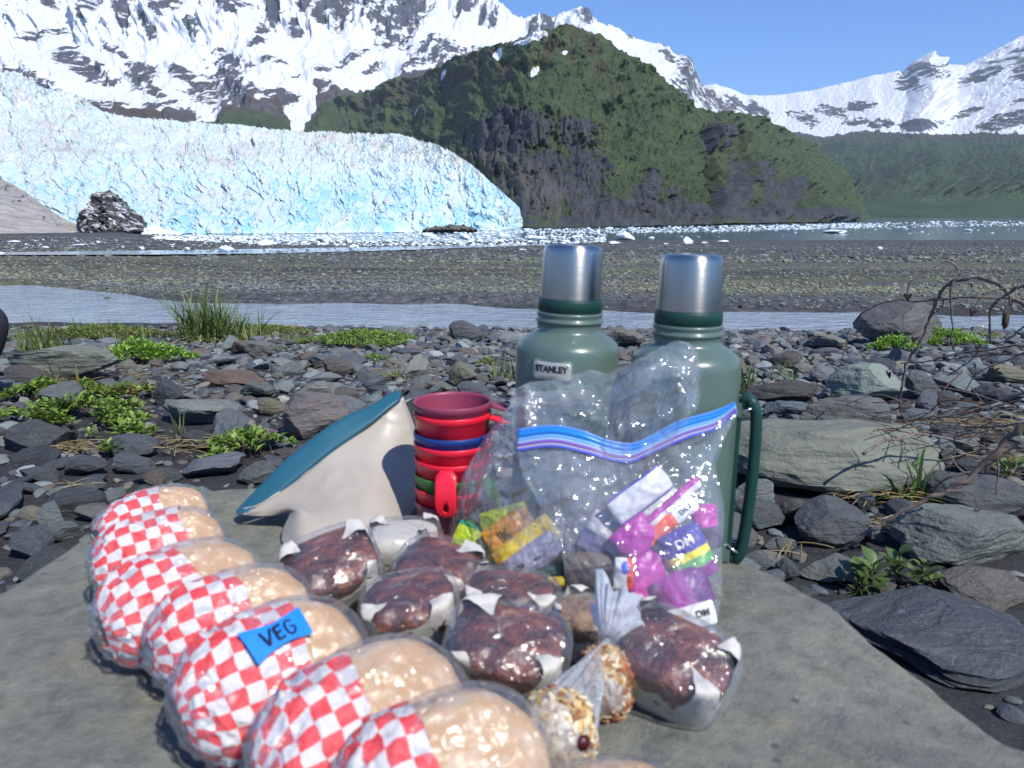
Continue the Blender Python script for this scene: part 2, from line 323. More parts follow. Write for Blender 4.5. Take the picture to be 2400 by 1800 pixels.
P[..., 1] -= fade * edge * (R * (15 + 6 * rm) + R3 * (2 + 13 * np.maximum(rm, low)) + 10 * fbm(U * 3, Vv * 3, 8, 4)) * (P[..., 1] / 420.)
gd = np.maximum(0, 1 - np.abs(X - (1583 - (PY - 380) * .08)) / 22) * sstep(270, 330, PY) + .7 * np.maximum(0, 1 - np.abs(X - (1520 + (PY - 300) * .12)) / 14) * sstep(270, 300, PY)
P[..., 1] += fade * gd * 40
P[..., 2] += edge * (R * 2.2 + 1.1 * fbm(U * 22, Vv * 22, 4, 3) * (1 - rm)) * fade * (1 - .5 * sstep(.95, 1, v)[None])
sn2 = [(1155, 160, 14, 9, -35), (1218, 126, 8, 5), (1145, 95, 46, 10, -14), (1075, 128, 18, 9, -60), (962, 172, 5, 14, 28), (905, 245, 14, 3, -40)]
snow = -3 + 4.4 * sstep(-.05, .25, ellmask(X, PY, sn2, .2 * fbm(U * 9, Vv * 9, 1, 3)))
green = 1.02 - .72 * rm - .35 * low * sstep(-.1, .5, fbm(U * 8, Vv * 2, 6, 4)) - .3 * sstep(.2, .5, -R)
brown = .62 * sstep(-.3, .5, ellmask(X, PY, [(1120, 130, 150, 60, -20), (1000, 160, 120, 40, -20), (1240, 110, 60, 50), (850, 210, 160, 26, -18), (1300, 170, 30, 60, -30)])) * sstep(-.1, .4, fbm(U * 3, Vv * 3, 12, 4) + .25)
tn = sstep(0, .5, ellmask(X, PY, [(1130, 400, 80, 60, 40), (1060, 350, 60, 30, 30), (1180, 440, 50, 60)])) * .5 + .1 * low
tag(grid_obj('green_headland', with_back(P), [mountain_mat('headland brush and cliff', .055, rock=(.054, .061, .070), green=(.062, .094, .046), bumpd=1.2, gsc=1.2)],
    attrs={'snow': pad(snow), 'green': pad(green), 'brown': pad(brown), 'tan': pad(tn)}), kind='structure')

# ---- glacier
gt = [(-500, 60), (-200, 130), (0, 168), (30, 170), (60, 182), (100, 208), (150, 215), (180, 222), (205, 236), (225, 246), (280, 256), (400, 266), (520, 274), (640, 288), (760, 292), (860, 294), (930, 312), (985, 338), (1030, 368), (1070, 402), (1106, 434), (1130, 456), (1146, 466), (1152, 478)]
gb = [(-500, 520), (0, 512), (330, 505), (560, 506), (900, 502), (1100, 497), (1152, 492)]
yb = lambda d: seaY(d * DS, interp(gb, d) * DS)
yr = lambda d: yb(d) * (1.10 + 1.2 * sstep(1150, 700, d))
X, PY, v, P = massif(-420, 1152, 1050, 330, gt, gb, yb, yr, 1.5)
U = X / 100.; Vv = PY / 100.; vv = np.broadcast_to(v[None], X.shape)
up = sstep(420, 330, PY + .0 * X); face = sstep(330, 430, PY)
w1 = .25 * fbm(U * 2, Vv * 2, 3, 4)
se = ridged((U + w1) * 9, (Vv + w1) * 9, 2, 4, .62); se2 = np.abs(fbm((U + w1) * 4.2 + Vv, Vv * 2.6 - U * .8, 6, 4)); bl = fbm(U * 1.6 + w1, Vv * 1.3, 9, 5)
cell = ridged(U * 22, Vv * 26, 4, 3, .7)
sc = P[..., 1] / 200.
fd = (.5 + .5 * sstep(0, .08, v))[None] * (1 - .8 * sstep(.97, 1, v)[None])
frac = fbm((U + w1) * 3.2 + .8 * Vv, Vv * 3 - U * .8, 21, 5)
P[..., 1] -= fd * (se * .9 + (se2 - .3) * 5.0 * (.3 + face) + bl * 6 + cell * .55 + frac * 2.4) * sc * (.5 + .5 * sstep(0, .2, v)[None])
P[..., 2] += (.2 + .8 * up) * (se * 1.0 + cell * 1.0) * sc * np.broadcast_to(fd, X.shape) * .9 + 3.5 * sstep(260, 150, X) * sstep(.6, 1, vv) * ridged(U * 7, Vv * 5, 3, 4)
blue = .52 + .05 * face + .34 * bl * (face + .35) + 1.1 * (.26 - se2) - .25 * up + .2 * ellmask(X, PY, [(1020, 470, 70, 34), (450, 480, 90, 40), (700, 440, 60, 60), (200, 300, 60, 60), (230, 260, 30, 30), (600, 400, 40, 30)]).clip(0, 1)
tg = NT('glacier ice', .55, .35); p = tg.geo()
n1 = tg.noise(tg.map(p, (.75, .25, .26), (0, .3, 0)), 1, 8, .68, .8); n2 = tg.noise(p, .9, 6, .75); n3 = tg.noise(tg.map(p, (.12, .05, .16)), 1, 5, .6)
b = tg.math('ADD', tg.attr('blue'), tg.math('ADD', tg.math('MULTIPLY', tg.math('SUBTRACT', n1, .5), 1.7), tg.math('MULTIPLY', tg.math('SUBTRACT', n2, .5), 1.0)))
c = tg.ramp(b, [(.05, (.66, .68, .68)), (.4, (.62, .72, .76)), (.7, (.57, .75, .83)), (1.0, (.33, .63, .80))])
d = tg.math('ADD', tg.attr('dirt'), tg.math('ADD', tg.math('MULTIPLY', tg.math('SUBTRACT', n2, .5), 1.2), tg.math('MULTIPLY', tg.math('SUBTRACT', n3, .5), .8)))
c = tg.mix(tg.ramp(d, [(.46, 0.0), (.8, .75)]), c, (.42, .38, .34)); tg.col(c)
tg.bump(tg.math('ADD', n1, tg.math('MULTIPLY', n2, .7)), .7, .9); tg.set(Subsurface_Weight=0.0)
dirt = .22 + .24 * up + .1 * sstep(500, 900, X) * up - .25 * sstep(350, 420, PY) + .2 * ellmask(X, PY, [(150, 330, 120, 60, 20), (480, 350, 200, 40)]).clip(0, 1)
tag(grid_obj('glacier', with_back(P, 6), [tg.m], attrs={'blue': pad(blue, 6), 'dirt': pad(dirt, 6)}), kind='structure')

# ---- pale smoothed rock, striped outcrop, dark moraine and islet in front of the ice
def lump(name, ridge, base, x0, x1, mat, depth, ny=60, nx=120, rough=.5, f=3.0, attrs=None, power=1.3, near=.86):
    X, PY, v, P = massif(x0, x1, nx, ny, ridge, base, lambda d: seaY(d * DS, interp(base, d) * DS) * near, lambda d: seaY(d * DS, interp(base, d) * DS) * near + depth, power)
    U = X / 100.; Vv = PY / 100.; s = P[..., 1] / 150.; fd = sstep(0, .08, v)[None]
    n = ridged(U * f + Vv, Vv * f, 4, 5) + .4 * fbm(U * f * 4, Vv * f * 4, 4, 3)
    P[..., 1] -= fd * n * rough * 4 * s; P[..., 2] += fd * n * rough * .8 * s * (1 - .6 * sstep(.9, 1, v)[None])
    o = grid_obj(name, with_back(P, 5, 1.0), [mat], attrs=attrs); tag(o, kind='structure'); return o
t = NT('pale scoured rock', .85, .2); p = t.geo(); n = t.noise(t.map(p, (.3, .1, .9), (0, .5, 0)), 1, 8, .7, 1.5); cr = t.voro(t.map(p, (.16, .05, .4), (0, .6, 0)), 1, 'DISTANCE_TO_EDGE')
t.col(t.mix(t.ramp(cr, [(0.0, .7), (.03, 0.0)]), t.ramp(n, [(.3, (.26, .24, .22)), (.6, (.48, .45, .42))]), (.08, .075, .07))); t.bump(n, .8, 1.0); M_pale = t.m
t = NT('black and white outcrop', .85, .2); p = t.geo(); n = t.noise(t.map(p, (.9, .3, .5), (0, -.6, 0)), 1, 8, .7, .6); n2 = t.noise(p, .12, 3)
t.col(t.ramp(n, [(.40, (.035, .035, .04)), (.53, (.14, .125, .11)), (.55, (.72, .74, .77))])); t.bump(n, 1, 1.2); M_outc = t.m
t = NT('dark moraine', .95, .1); p = t.geo(); n = t.noise(p, 1.2, 6, .7); t.col(t.ramp(n, [(.3, (.035, .035, .04)), (.7, (.085, .085, .09))])); t.bump(n, .6, .4); M_mor = t.m
lump('scoured_rock_slope', [(-500, 250), (-100, 350), (0, 377), (30, 395), (60, 415), (95, 430), (130, 448), (165, 462), (200, 480), (215, 494)], [(-500, 520), (0, 517), (120, 512), (215, 504)], -400, 215, M_pale, 60, rough=.7, f=2.0)
lump('striped_outcrop', [(190, 480), (205, 440), (225, 418), (245, 412), (265, 425), (285, 440), (310, 462), (325, 480), (332, 500)], [(190, 509), (335, 507)], 190, 332, M_outc, 20, rough=1.0, f=4)
lump('islet_rock', [(915, 499), (930, 495), (950, 490), (975, 487), (990, 489), (1005, 488), (1020, 494), (1032, 499.5)], [(915, 501.5), (1035, 500.5)], 915, 1032, plain('brown islet rock', (.12, .105, .09), .9), 10, rough=.8, f=5, near=.95)
lump('shore_snowbank', [(310, 500), (330, 484), (345, 490), (370, 500), (400, 505)], [(310, 509), (400, 508)], 310, 400, plain('old snow', (.75, .78, .82), .7), 10, rough=.3)
lump('moraine_bank', [(60, 508), (120, 500), (180, 497), (230, 489), (262, 491), (290, 502), (310, 510)], [(60, 515), (310, 513)], 60, 310, M_mor, 30, rough=.15, f=1.5)

# ---- sea
t = NT('sea water', .12, .5); p = t.geo(); n = t.noise(t.map(p, (.5, 1.6, 1)), 1, 4, .6); t.col((.05, .1, .115)); t.bump(n, .35, .12); M_sea = t.m
xs = np.array([-6000, -300, 0, 300, 6000.]); ys = np.array([60., 300, 1500, 5600])
tag(grid_obj('sea', np.stack(np.broadcast_arrays(xs[:, None], ys[None], SEA_Z), -1), [M_sea]), kind='structure')

# ---- the ground: beach, stream bed, mudflat
def stream_far(a): return interp([(-3, 14.5), (-.75, 13.6), (-.62, 13.3), (-.5, 11.6), (-.42, 10.7), (-.3, 10.6), (-.1, 10.5), (.05, 9.8), (.25, 9.7), (.5, 9.5), (.7, 9.2), (3, 9)], a)
def stream_near(a): return interp([(-3, 9.2), (-.66, 8.7), (-.3, 8.35), (0, 8.1), (.25, 7.9), (.7, 7.9), (3, 7.8)], a)
def shore(a): return interp([(-3, 300), (-.6, 200), (-.5, 190), (-.42, 146), (-.3, 124), (-.1, 118), (.1, 126), (.6, 126), (3, 130)], a)
def zg(x, Y, fine=True):
    x = np.asarray(x, float); Y = np.asarray(Y, float); Ys = np.maximum(Y, .6); a = x / Ys
    sn = stream_near(a) + .25 * perlin(x * .9, Ys * .3, 2); sf = stream_far(a) + .35 * perlin(x * .8, Ys * .3, 5)
    near = interp([(-50, .70), (0, .72), (1.5, .75), (3, .78), (5, .95), (7.9, 1.19), (8.2, 1.2)], Y)
    near = near + np.clip(Y - sn, -2.0, 0) * 0
    h = np.where(Y < sn, np.minimum(near, 1.19), 1.19)
    k = (4.0 - 1.13) / (shore(a) - sf); far = 1.19 - .06 * sstep(0, .8, Y - sf) + np.maximum(Y - sf, 0) * k
    mid = 1.19 + .25 * np.sin(np.pi * np.clip((Y - sn) / np.maximum(sf - sn, .1), 0, 1)) ** .6
    h = np.where(Y < sn, h, np.where(Y < sf, mid, far))
    n = 0.0
    if fine: n = .018 * fbm(x * 1.3, Y * 1.3, 1, 4) * np.clip(Y / 2, 0, 1) + .03 * perlin(x * .25, Y * .12, 3) * sstep(12, 30, Y)
    return CZ - h + n
STREAM_Z = CZ - 1.2
ys = np.concatenate([np.linspace(-4, 1, 20), np.linspace(1.05, 14, 330), 14 * np.exp(np.linspace(.01, math.log(230 / 14.), 150))])
aa = np.linspace(-1, 1, 361); hw = 1.6 * np.maximum(ys, 0) * .75 + 5
Xg = aa[:, None] * hw[None]; Yg = np.broadcast_to(ys[None], Xg.shape); Zg = zg(Xg, Yg)
Zg = np.where(Zg < SEA_Z - .6, SEA_Z - .6, Zg)
t = NT('dark beach grit and mudflat', .9, .25); p = t.geo()
g1 = t.noise(p, 180, 3, .8); g2 = t.noise(p, 16, 6, .7); g3 = t.noise(t.map(p, (.12, .5, 1)), 1, 6, .6)
sx = t.n('ShaderNodeSeparateXYZ'); t.l(p, sx.inputs[0])
sand = t.mix(t.ramp(g2, [(.3, 0.0), (.7, 1.0)]), (.022, .022, .026), (.05, .05, .056))
sand = t.mix(t.ramp(g1, [(.60, 0.0), (.72, .7)]), sand, (.17, .17, .17))
peb = t.noise(t.map(p, (7, 3.5, 7)), 1, 5, .8); g3b = t.noise(t.map(p, (.035, .28, 1)), 1, 5, .6)
alg = t.math('MULTIPLY', t.ramp(g3, [(.42, 0.0), (.58, 1.0)]), t.ramp(t.math('DIVIDE', sx.outputs[1], 60.0), [(.15, 0.0), (.19, 1.0), (.45, .9), (.75, .25)]))
flat = t.mix(t.math('MULTIPLY', t.ramp(peb, [(.4, 0.0), (.65, 1.0)]), t.ramp(g3b, [(.40, .12), (.56, 1.0)])), (.03, .032, .034), (.16, .165, .165))
flat = t.mix(t.math('MULTIPLY', alg, .8), flat, t.mix(t.ramp(peb, [(.35, 0.0), (.65, 1.0)]), (.04, .044, .024), (.19, .20, .115)))
t.col(t.mix(t.ramp(t.math('DIVIDE', sx.outputs[1], 20.0), [(.42, 0.0), (.5, 1.0)]), sand, flat))
t.bump(t.math('ADD', g2, t.math('MULTIPLY', g1, .25)), .7, .02); M_gr = t.m
tag(grid_obj('ground', np.stack([Xg, Yg, Zg], -1), [M_gr]), kind='structure')
# stream: level sheet inside the carved bed
t = NT('glacial stream water', .06, .5); p = t.geo()
n = t.noise(t.map(p, (2.2, 7, 1)), 1, 4, .65, .6); n2 = t.noise(t.map(p, (7, 22, 1)), 1, 3, .6)
t.col(t.mix(t.ramp(n, [(.4, 0.0), (.7, 1.0)]), (.24, .31, .39), (.42, .48, .55))); t.bump(t.math('ADD', n, t.math('MULTIPLY', n2, .35)), 1.0, .16); M_st = t.m
sa = np.linspace(-1.6, 1.6, 200); sr = []
for q in np.linspace(0, 1, 8):
    yq = (stream_near(sa) - 1.0) * (1 - q) + (stream_far(sa) + 1.6) * q; sr.append(np.stack([sa * yq, yq, np.full_like(sa, STREAM_Z)], -1))
tag(grid_obj('stream', np.stack(sr, 1), [M_st]), kind='structure')
# melt channel on the mudflat
def gy(px, py, it=40):                   # ground point under a measured pixel
    x, y, z = ray(px, py); lo = np.full(np.shape(px), 5.0); hi = np.full(np.shape(px), 400.0)
    for _ in range(it):
        m = (lo + hi) / 2; P_ = A(px, py, m); ab = P_[..., 2] > zg(P_[..., 0], P_[..., 1], False); lo = np.where(ab, m, lo); hi = np.where(ab, hi, m)
    return (lo + hi) / 2
cx = np.linspace(-300, 1250, 120); t1 = interp([(-300, 550), (0, 548), (230, 545), (480, 541), (800, 535), (1170, 529), (1250, 529)], cx); b1 = interp([(-300, 556), (0, 554), (300, 553), (560, 550), (800, 544), (1100, 533.5), (1250, 529.6)], cx)
b1 = b1 + .8 * fbm(cx / 40., 1, 1, 3)
rows = []
for q in np.linspace(0, 1, 5):
    py = t1 + (b1 - t1) * q; yy = gy(cx * DS, py * DS); Pq = A(cx * DS, py * DS, yy); Pq[:, 2] += .05; rows.append(Pq)
tag(grid_obj('melt_channel', np.stack(rows, 1), [M_st]), kind='structure')
# ================================================================ THE PICNIC BOULDER
def rock_outline():
    L = [(0, 1382), (60, 1338), (130, 1292), (200, 1248), (262, 1208), (330, 1172), (400, 1152), (480, 1142), (600, 1136), (760, 1134), (900, 1132), (1050, 1130), (1200, 1132), (1350, 1150), (1500, 1185), (1620, 1240),
         (1700, 1292), (1760, 1312), (1830, 1340), (1900, 1378), (1962, 1408), (2008, 1452), (2050, 1492), (2110, 1532), (2172, 1572), (2240, 1630), (2310, 1684), (2400, 1742)]
    w = [G(a, b, -.012)[:2] for a, b in L]
    w = [np.array(q) for q in w]
    return w + [np.array(q) for q in [(.66, .40), (.74, .2), (.70, -.1), (.45, -.32), (0, -.4), (-.5, -.3), (-.9, 0), (-1.02, .3), (-1.0, .55)]]
OUT = np.array(rock_outline()); RC = np.array([-.12, .5])
oa = np.arctan2(OUT[:, 1] - RC[1], OUT[:, 0] - RC[0]); orr = np.hypot(OUT[:, 1] - RC[1], OUT[:, 0] - RC[0]); oi = np.argsort(oa); oa = oa[oi]; orr = orr[oi]
def rock_r(th): return np.interp(th, np.concatenate([oa - 2 * np.pi, oa, oa + 2 * np.pi]), np.tile(orr, 3))
def rock_top(x, y):
    th = np.arctan2(y - RC[1], x - RC[0]); s = np.hypot(x - RC[0], y - RC[1]) / rock_r(th)
    return .004 * fbm(x * 4, y * 4, 1, 4) - .012 * sstep(.55, 1, s) - .025 * sstep(.8, 1.3, y) * 0
def smesh_slab():
    th = np.linspace(-np.pi, np.pi, 420, endpoint=False); s = np.concatenate([np.linspace(.0, .9, 110), np.linspace(.908, 1, 22)])
    r = rock_r(th); r = r * (1 + .008 * fbm(np.cos(th) * 8, np.sin(th) * 8, 3, 4))
    X = RC[0] + np.cos(th)[:, None] * r[:, None] * s[None]; Y = RC[1] + np.sin(th)[:, None] * r[:, None] * s[None]
    Z = rock_top(X, Y) - .012 * sstep(.955, 1, s)[None] ** 2 + .0012 * fbm(X * 30, Y * 30, 1, 4)
    P = np.stack([X, Y, Z], -1)
    q = np.linspace(.06, 1, 26)
    Xs = RC[0] + np.cos(th)[:, None] * r[:, None] * (1 + .012 * np.sin(np.pi * q) - .10 * q[None] ** 2)
    Ys = RC[1] + np.sin(th)[:, None] * r[:, None] * (1 + .012 * np.sin(np.pi * q) - .10 * q[None] ** 2)
    Zs = Z[:, -1:] - .42 * q[None]
    n = .02 * fbm(Xs * 5, Ys * 5, Zs * 9, 5) * q[None] ** .5
    Xs = Xs + n * np.cos(th)[:, None]; Ys = Ys + n * np.sin(th)[:, None]
    return np.concatenate([P, np.stack([Xs, Ys, Zs], -1)], 1)
t = NT('greenish grey boulder', .82, .3); p = t.geo()
a1 = t.noise(p, 3.2, 6, .6, .6); a2 = t.noise(p, 38, 6, .75); a3 = t.noise(p, 260, 3, .8); a4 = t.noise(t.map(p, (14, 14, 14)), 1, 7, .7, .5)
c = t.ramp(a1, [(.3, (.12, .13, .12)), (.5, (.18, .187, .16)), (.7, (.24, .238, .185))])
c = t.mix(t.ramp(a4, [(.52, 0.0), (.66, .55)]), c, (.24, .215, .14))
c = t.mix(t.ramp(a4, [(.30, .8), (.41, 0.0)]), c, (.06, .07, .085))
c = t.mix(t.ramp(a2, [(.34, .6), (.55, 0.0)]), c, (.07, .075, .075)); c = t.mix(t.ramp(a2, [(.58, 0.0), (.75, .6)]), c, (.30, .285, .22))
c = t.mix(t.ramp(a3, [(.62, 0.0), (.72, .5)]), c, (.33, .33, .31))
c = t.mix(t.ramp(t.voro(t.map(p, (1, 1, 1)), 24, 'F1'), [(.06, .6), (.12, 0.0)]), c, (.04, .04, .05))
wv = t.noise(t.map(p, (2.2, 1.2, 2), (0, 0, .5)), 1, 4, .6, 1.5)
t.col(c); t.bump(t.math('ADD', t.math('MULTIPLY', a2, 1.0), t.math('MULTIPLY', a3, .35)), .8, .006); M_slab = t.m
o = grid_obj('picnic_boulder', smesh_slab(), [M_slab], wrap_u=True)
tag(o, 'huge flat-topped greenish grey boulder carrying the whole picnic', 'boulder')

# ================================================================ STONES
def ico(sub):
    bm = bmesh.new(); bmesh.ops.create_icosphere(bm, subdivisions=sub, radius=1)
    v = np.array([q.co[:] for q in bm.verts]); f = np.array([[w.index for w in q.verts] for q in bm.faces]); bm.free(); return v, f
ICO = {k: ico(k) for k in (1, 2, 3, 4, 5)}
def rock_shape(seed, sub=3, cuts=9, rough=.05, flat=.5):
    r = np.random.RandomState(seed); v, f = ICO[sub]; v = v.copy()
    for _ in range(cuts):
        n = r.normal(size=3); n /= np.linalg.norm(n); d = r.uniform(.48, .86); e = v @ n - d; m = e > 0
        v[m] -= e[m, None] * n * .94
    nz = fbm(v[:, 0] * 1.3 + seed, v[:, 1] * 1.3, v[:, 2] * 1.3, 4); v *= (1 + rough * 2.2 * nz)[:, None]
    if sub >= 3:
        lay = ridged(v[:, 0] * .7 + seed, v[:, 1] * .7, v[:, 2] * 5.0, 3); v[:, :2] *= (1 + rough * .7 * lay)[:, None]
    v /= np.abs(v).max(0)[None]; v[:, 2] *= flat
    return v, f
def stone_mat(name, use_attr):
    t = NT(name, .72, .35); p = t.obj() if not use_attr else t.geo()
    if use_attr: c0 = t.attr('col', 'Color'); sc = 1.0
    else: c0 = t.n('ShaderNodeObjectInfo').outputs['Color']
    s = 1.0 if not use_attr else 14.0
    st = t.noise(t.map(p, (1.2 * s, 1.2 * s, 6.5 * s), (.25, .2, 0)), 1, 6, .65, .5); n2 = t.noise(p, 3.0 * s, 6, .7); n3 = t.noise(p, 22 * s, 3, .7)
    c = t.mix(t.ramp(st, [(.32, .55), (.5, 0.0)]), c0, t.mix(.6, c0, (.02, .02, .025)))
    c = t.mix(t.ramp(st, [(.55, 0.0), (.75, .55)]), c, t.mix(.45, c0, (.22, .22, .215)))
    c = t.mix(t.ramp(n2, [(.58, 0.0), (.78, .3)]), c, t.mix(.5, c0, (.15, .125, .095)))
    c = t.mix(t.ramp(n3, [(.62, 0.0), (.72, .35)]), c, (.25, .25, .25))
    vn = t.noise(t.map(p, (.6 * s, 2.2 * s, .9 * s), (.6, .3, .9)), 1, 3, .5, 1.2)
    c = t.mix(t.ramp(t.math('ABSOLUTE', t.math('SUBTRACT', vn, .5)), [(0.0, .3), (.006, 0.0)]), c, (.36, .36, .35))
    t.col(c); t.bump(t.math('ADD', t.math('MULTIPLY', st, .8), t.math('ADD', t.math('MULTIPLY', n2, .6), t.math('MULTIPLY', n3, .15))), .75, .04 if not use_attr else .006)
    return t.m
M_stone = stone_mat('slate stone', False); M_stones = stone_mat('slate pebbles', True)
SLATE = [(.062, .067, .078), (.085, .092, .104), (.045, .049, .058), (.115, .122, .125), (.095, .105, .105), (.075, .078, .082), (.13, .14, .132), (.095, .085, .075), (.125, .115, .095), (.055, .06, .072), (.15, .16, .16), (.09, .07, .06)]
CN = ['dark slate', 'blue-grey', 'near-black', 'mid grey', 'greenish grey', 'charcoal', 'pale green-grey', 'brownish', 'tan-brown', 'inky grey', 'light grey', 'rusty brown']
shapes = []
for i in range(16):
    v, f = rock_shape(100 + i, 4 if i < 8 else 4, cuts=8 + i % 7, rough=.045 + .02 * (i % 3), flat=[.45, .7, .35, .55, .85, .4, .6, .3][i % 8])
    shapes.append(mesh_np('stone', v, f, [M_stone], smooth=True))
for me in shapes:
    me.polygons.foreach_set('use_smooth', np.zeros(len(me.polygons), bool))
def put_stone(me, x, y, sx, sy, sz, rz, tilt, col, z=None, sink=.35, name='stone'):
    o = ob(name, me); zz = (zg(x, y) if z is None else z)
    o.location = (float(x), float(y), float(zz + sz * (1 - sink * 1.2))); o.scale = (sx, sy, sz / .5); o.rotation_euler = (tilt[0], tilt[1], rz); o.color = (*col, 1)
    return o
# the stones one can name: centre x, foot y, width, height in measured pixels, depth ratio, colour, label, shape
big = [
 (95, 905, 300, 112, .7, (.15, .155, .13), 'broad grey-green rock the seated person sits on, at the left edge', 3, 'boulder'),
 (48, 908, 112, 52, .8, (.07, .062, .06), 'rounded dark brown rock in front of the seat rock', 1, 'boulder'),
 (70, 1072, 180, 78, .7, (.055, .058, .062), 'long black wedge-shaped rock near the left edge above the boulder', 2, 'boulder'),
 (290, 1075, 130, 50, .7, (.07, .075, .085), 'smooth dark slab beneath the small green plant at left', 5, 'stone'),
 (452, 998, 196, 74, .7, (.16, .165, .155), 'large pale grey flat-topped stone left of the silicone bag', 4, 'boulder'),
 (386, 955, 68, 62, .9, (.05, .056, .066), 'round-shouldered black stone leaning on the pale flat-topped one', 6, 'stone'),
 (735, 1030, 168, 100, .75, (.14, .115, .112), 'purplish boulder with whitish face above the silicone bag', 1, 'boulder'),
 (535, 910, 180, 34, .7, (.12, .075, .06), 'low rusty brown slab lying among grey stones', 7, 'stone'),
 (1092, 803, 84, 52, .8, (.075, .075, .08), 'dark rounded boulder at the stream edge left of the bottles', 1, 'boulder'),
 (1470, 815, 98, 52, .8, (.135, .12, .1), 'brown angular boulder between the two bottles', 3, 'boulder'),
 (2130, 815, 230, 108, .8, (.085, .08, .08), 'big dark rounded boulder beside the stream behind the branch', 1, 'boulder'),
 (2060, 950, 190, 92, .7, (.19, .215, .19), 'pale green faceted stone under the fallen branch', 4, 'boulder'),
 (2000, 1172, 600, 178, .62, (.15, .152, .125), 'largest beach boulder, long and olive grey, right of the bottles', 3, 'boulder'),
 (2300, 1338, 380, 150, .7, (.125, .132, .125), 'flat-topped grey block at the right edge below the grass', 2, 'boulder'),
 (2330, 1610, 620, 150, .8, (.05, .055, .066), 'wide blue-black slab just below the picnic boulder at right', 3, 'boulder'),
 (2380, 1440, 240, 70, .9, (.12, .105, .095), 'brownish cracked slab at the right edge', 5, 'boulder'),
 (1968, 1285, 180, 122, .8, (.075, .078, .085), 'dark lumpy rock standing below the long olive boulder', 6, 'boulder'),
 (1842, 950, 185, 56, .5, (.05, .046, .044), 'black log-shaped rock right of the bottle handle', 5, 'stone'),
 (1948, 822, 100, 46, .8, (.15, .14, .115), 'tan boulder by the stream right of the bottles', 3, 'boulder'),
 (2020, 1020, 260, 90, .5, (.105, .1, .1), 'brown-grey slab crossed by the shadows of the branch', 0, 'boulder'),
 (1868, 985, 135, 50, .7, (.1, .115, .128), 'blue-grey wedge stone behind the long olive boulder', 3, 'stone'),
 (2170, 935, 84, 66, .8, (.1, .105, .108), 'rounded grey stone right of the pale green one', 1, 'stone'),
 (2275, 932, 125, 52, .8, (.14, .16, .16), 'pale blue-grey stone right of the branch', 4, 'stone'),
 (2335, 950, 86, 48, .8, (.045, .05, .06), 'black pointed stone right of the pale blue-grey one', 6, 'stone'),
 (2385, 900, 125, 44, .8, (.15, .135, .1), 'tan stone at the right edge above the twigs', 1, 'stone'),
 (50, 1318, 112, 84, .9, (.075, .085, .098), 'streaked blue-grey block at the left edge against the boulder', 4, 'stone'),
 (72, 1226, 74, 38, .8, (.2, .175, .135), 'small tan stone on black sand at left', 1, 'stone'),
 (790, 880, 74, 46, .8, (.1, .085, .08), 'brown stone above the silicone bag tip', 1, 'stone'),
 (1082, 905, 70, 54, .8, (.15, .135, .105), 'tan rounded stone left of the left bottle', 6, 'stone'),
 (1108, 935, 80, 42, .8, (.085, .09, .1), 'dark oval stone left of the left bottle', 1, 'stone'),
 (1022, 925, 92, 36, .8, (.14, .125, .105), 'flat tan-grey stone above the stacked cups', 3, 'stone'),
 (566, 832, 66, 42, .8, (.12, .085, .07), 'reddish stone below the tall grass', 3, 'stone'),
 (666, 946, 34, 18, .8, (.5, .47, .42), 'tiny white pebble above the purplish boulder', 1, 'stone'),
 (634, 975, 78, 42, .8, (.15, .125, .09), 'honey brown stone left of the purplish boulder', 1, 'stone'),
 (600, 935, 95, 46, .8, (.1, .108, .108), 'grey slanted stone left of the honey brown one', 3, 'stone'),
 (660, 925, 60, 34, .8, (.19, .215, .22), 'pale blue-grey stone above the honey brown one', 4, 'stone'),
 (745, 905, 100, 28, .8, (.16, .17, .175), 'pale speckled flat stone behind the purplish boulder', 7, 'stone'),
 (300, 1108, 92, 44, .8, (.085, .09, .1), 'dark rounded stone right above the nearest sandwich row', 1, 'stone'),
 (185, 1120, 100, 44, .8, (.06, .062, .068), 'black mossy stone left of the sandwich row', 6, 'stone'),
 (355, 1150, 60, 50, .8, (.12, .09, .075), 'brown upright stone behind the farthest sandwich', 4, 'stone'),
 (125, 1172, 56, 30, .8, (.17, .2, .205), 'small pale blue stone at left on black sand', 4, 'stone'),
 (590, 1140, 110, 56, .8, (.095, .098, .1), 'grey angular stones behind the silicone bag corner', 0, 'stone'),
 (1895, 880, 60, 28, .8, (.19, .17, .16), 'small pale pinkish stone right of the bottle', 1, 'stone'),
 (2200, 775, 60, 30, .8, (.1, .1, .1), 'grey cobble behind the bright leafy mat', 0, 'stone'),
 (1740, 1000, 70, 40, .8, (.06, .064, .07), 'dark cobble beside the bottle handle', 6, 'stone'),
 (1880, 1235, 90, 60, .8, (.08, .075, .072), 'brown-grey stone between the handle and the lumpy rock', 6, 'stone'),
 (1790, 1240, 130, 60, .8, (.075, .08, .09), 'dark flat stone right beside the green handle', 5, 'stone'),
 (1985, 1375, 190, 60, .7, (.13, .135, .125), 'grey pointed stone touching the right rim of the boulder', 3, 'stone'),
 (1790, 1345, 80, 46, .8, (.1, .105, .112), 'grey cobble in the gap behind the boulder rim', 1, 'stone'),
 (1850, 1370, 60, 60, .8, (.08, .09, .1), 'blue-grey upright stone in the gap behind the boulder rim', 6, 'stone'),
 (2055, 1275, 60, 40, .8, (.12, .13, .13), 'small light grey stone right of the lumpy rock', 4, 'stone'),
 (2330, 1215, 240, 100, .8, (.07, .072, .078), 'dark boulder half hidden behind the broad-bladed grass', 1, 'boulder'),
 (1650, 820, 60, 26, .8, (.1, .1, .1), 'grey cobble right behind the right bottle', 0, 'stone'),
]
PLACED = []
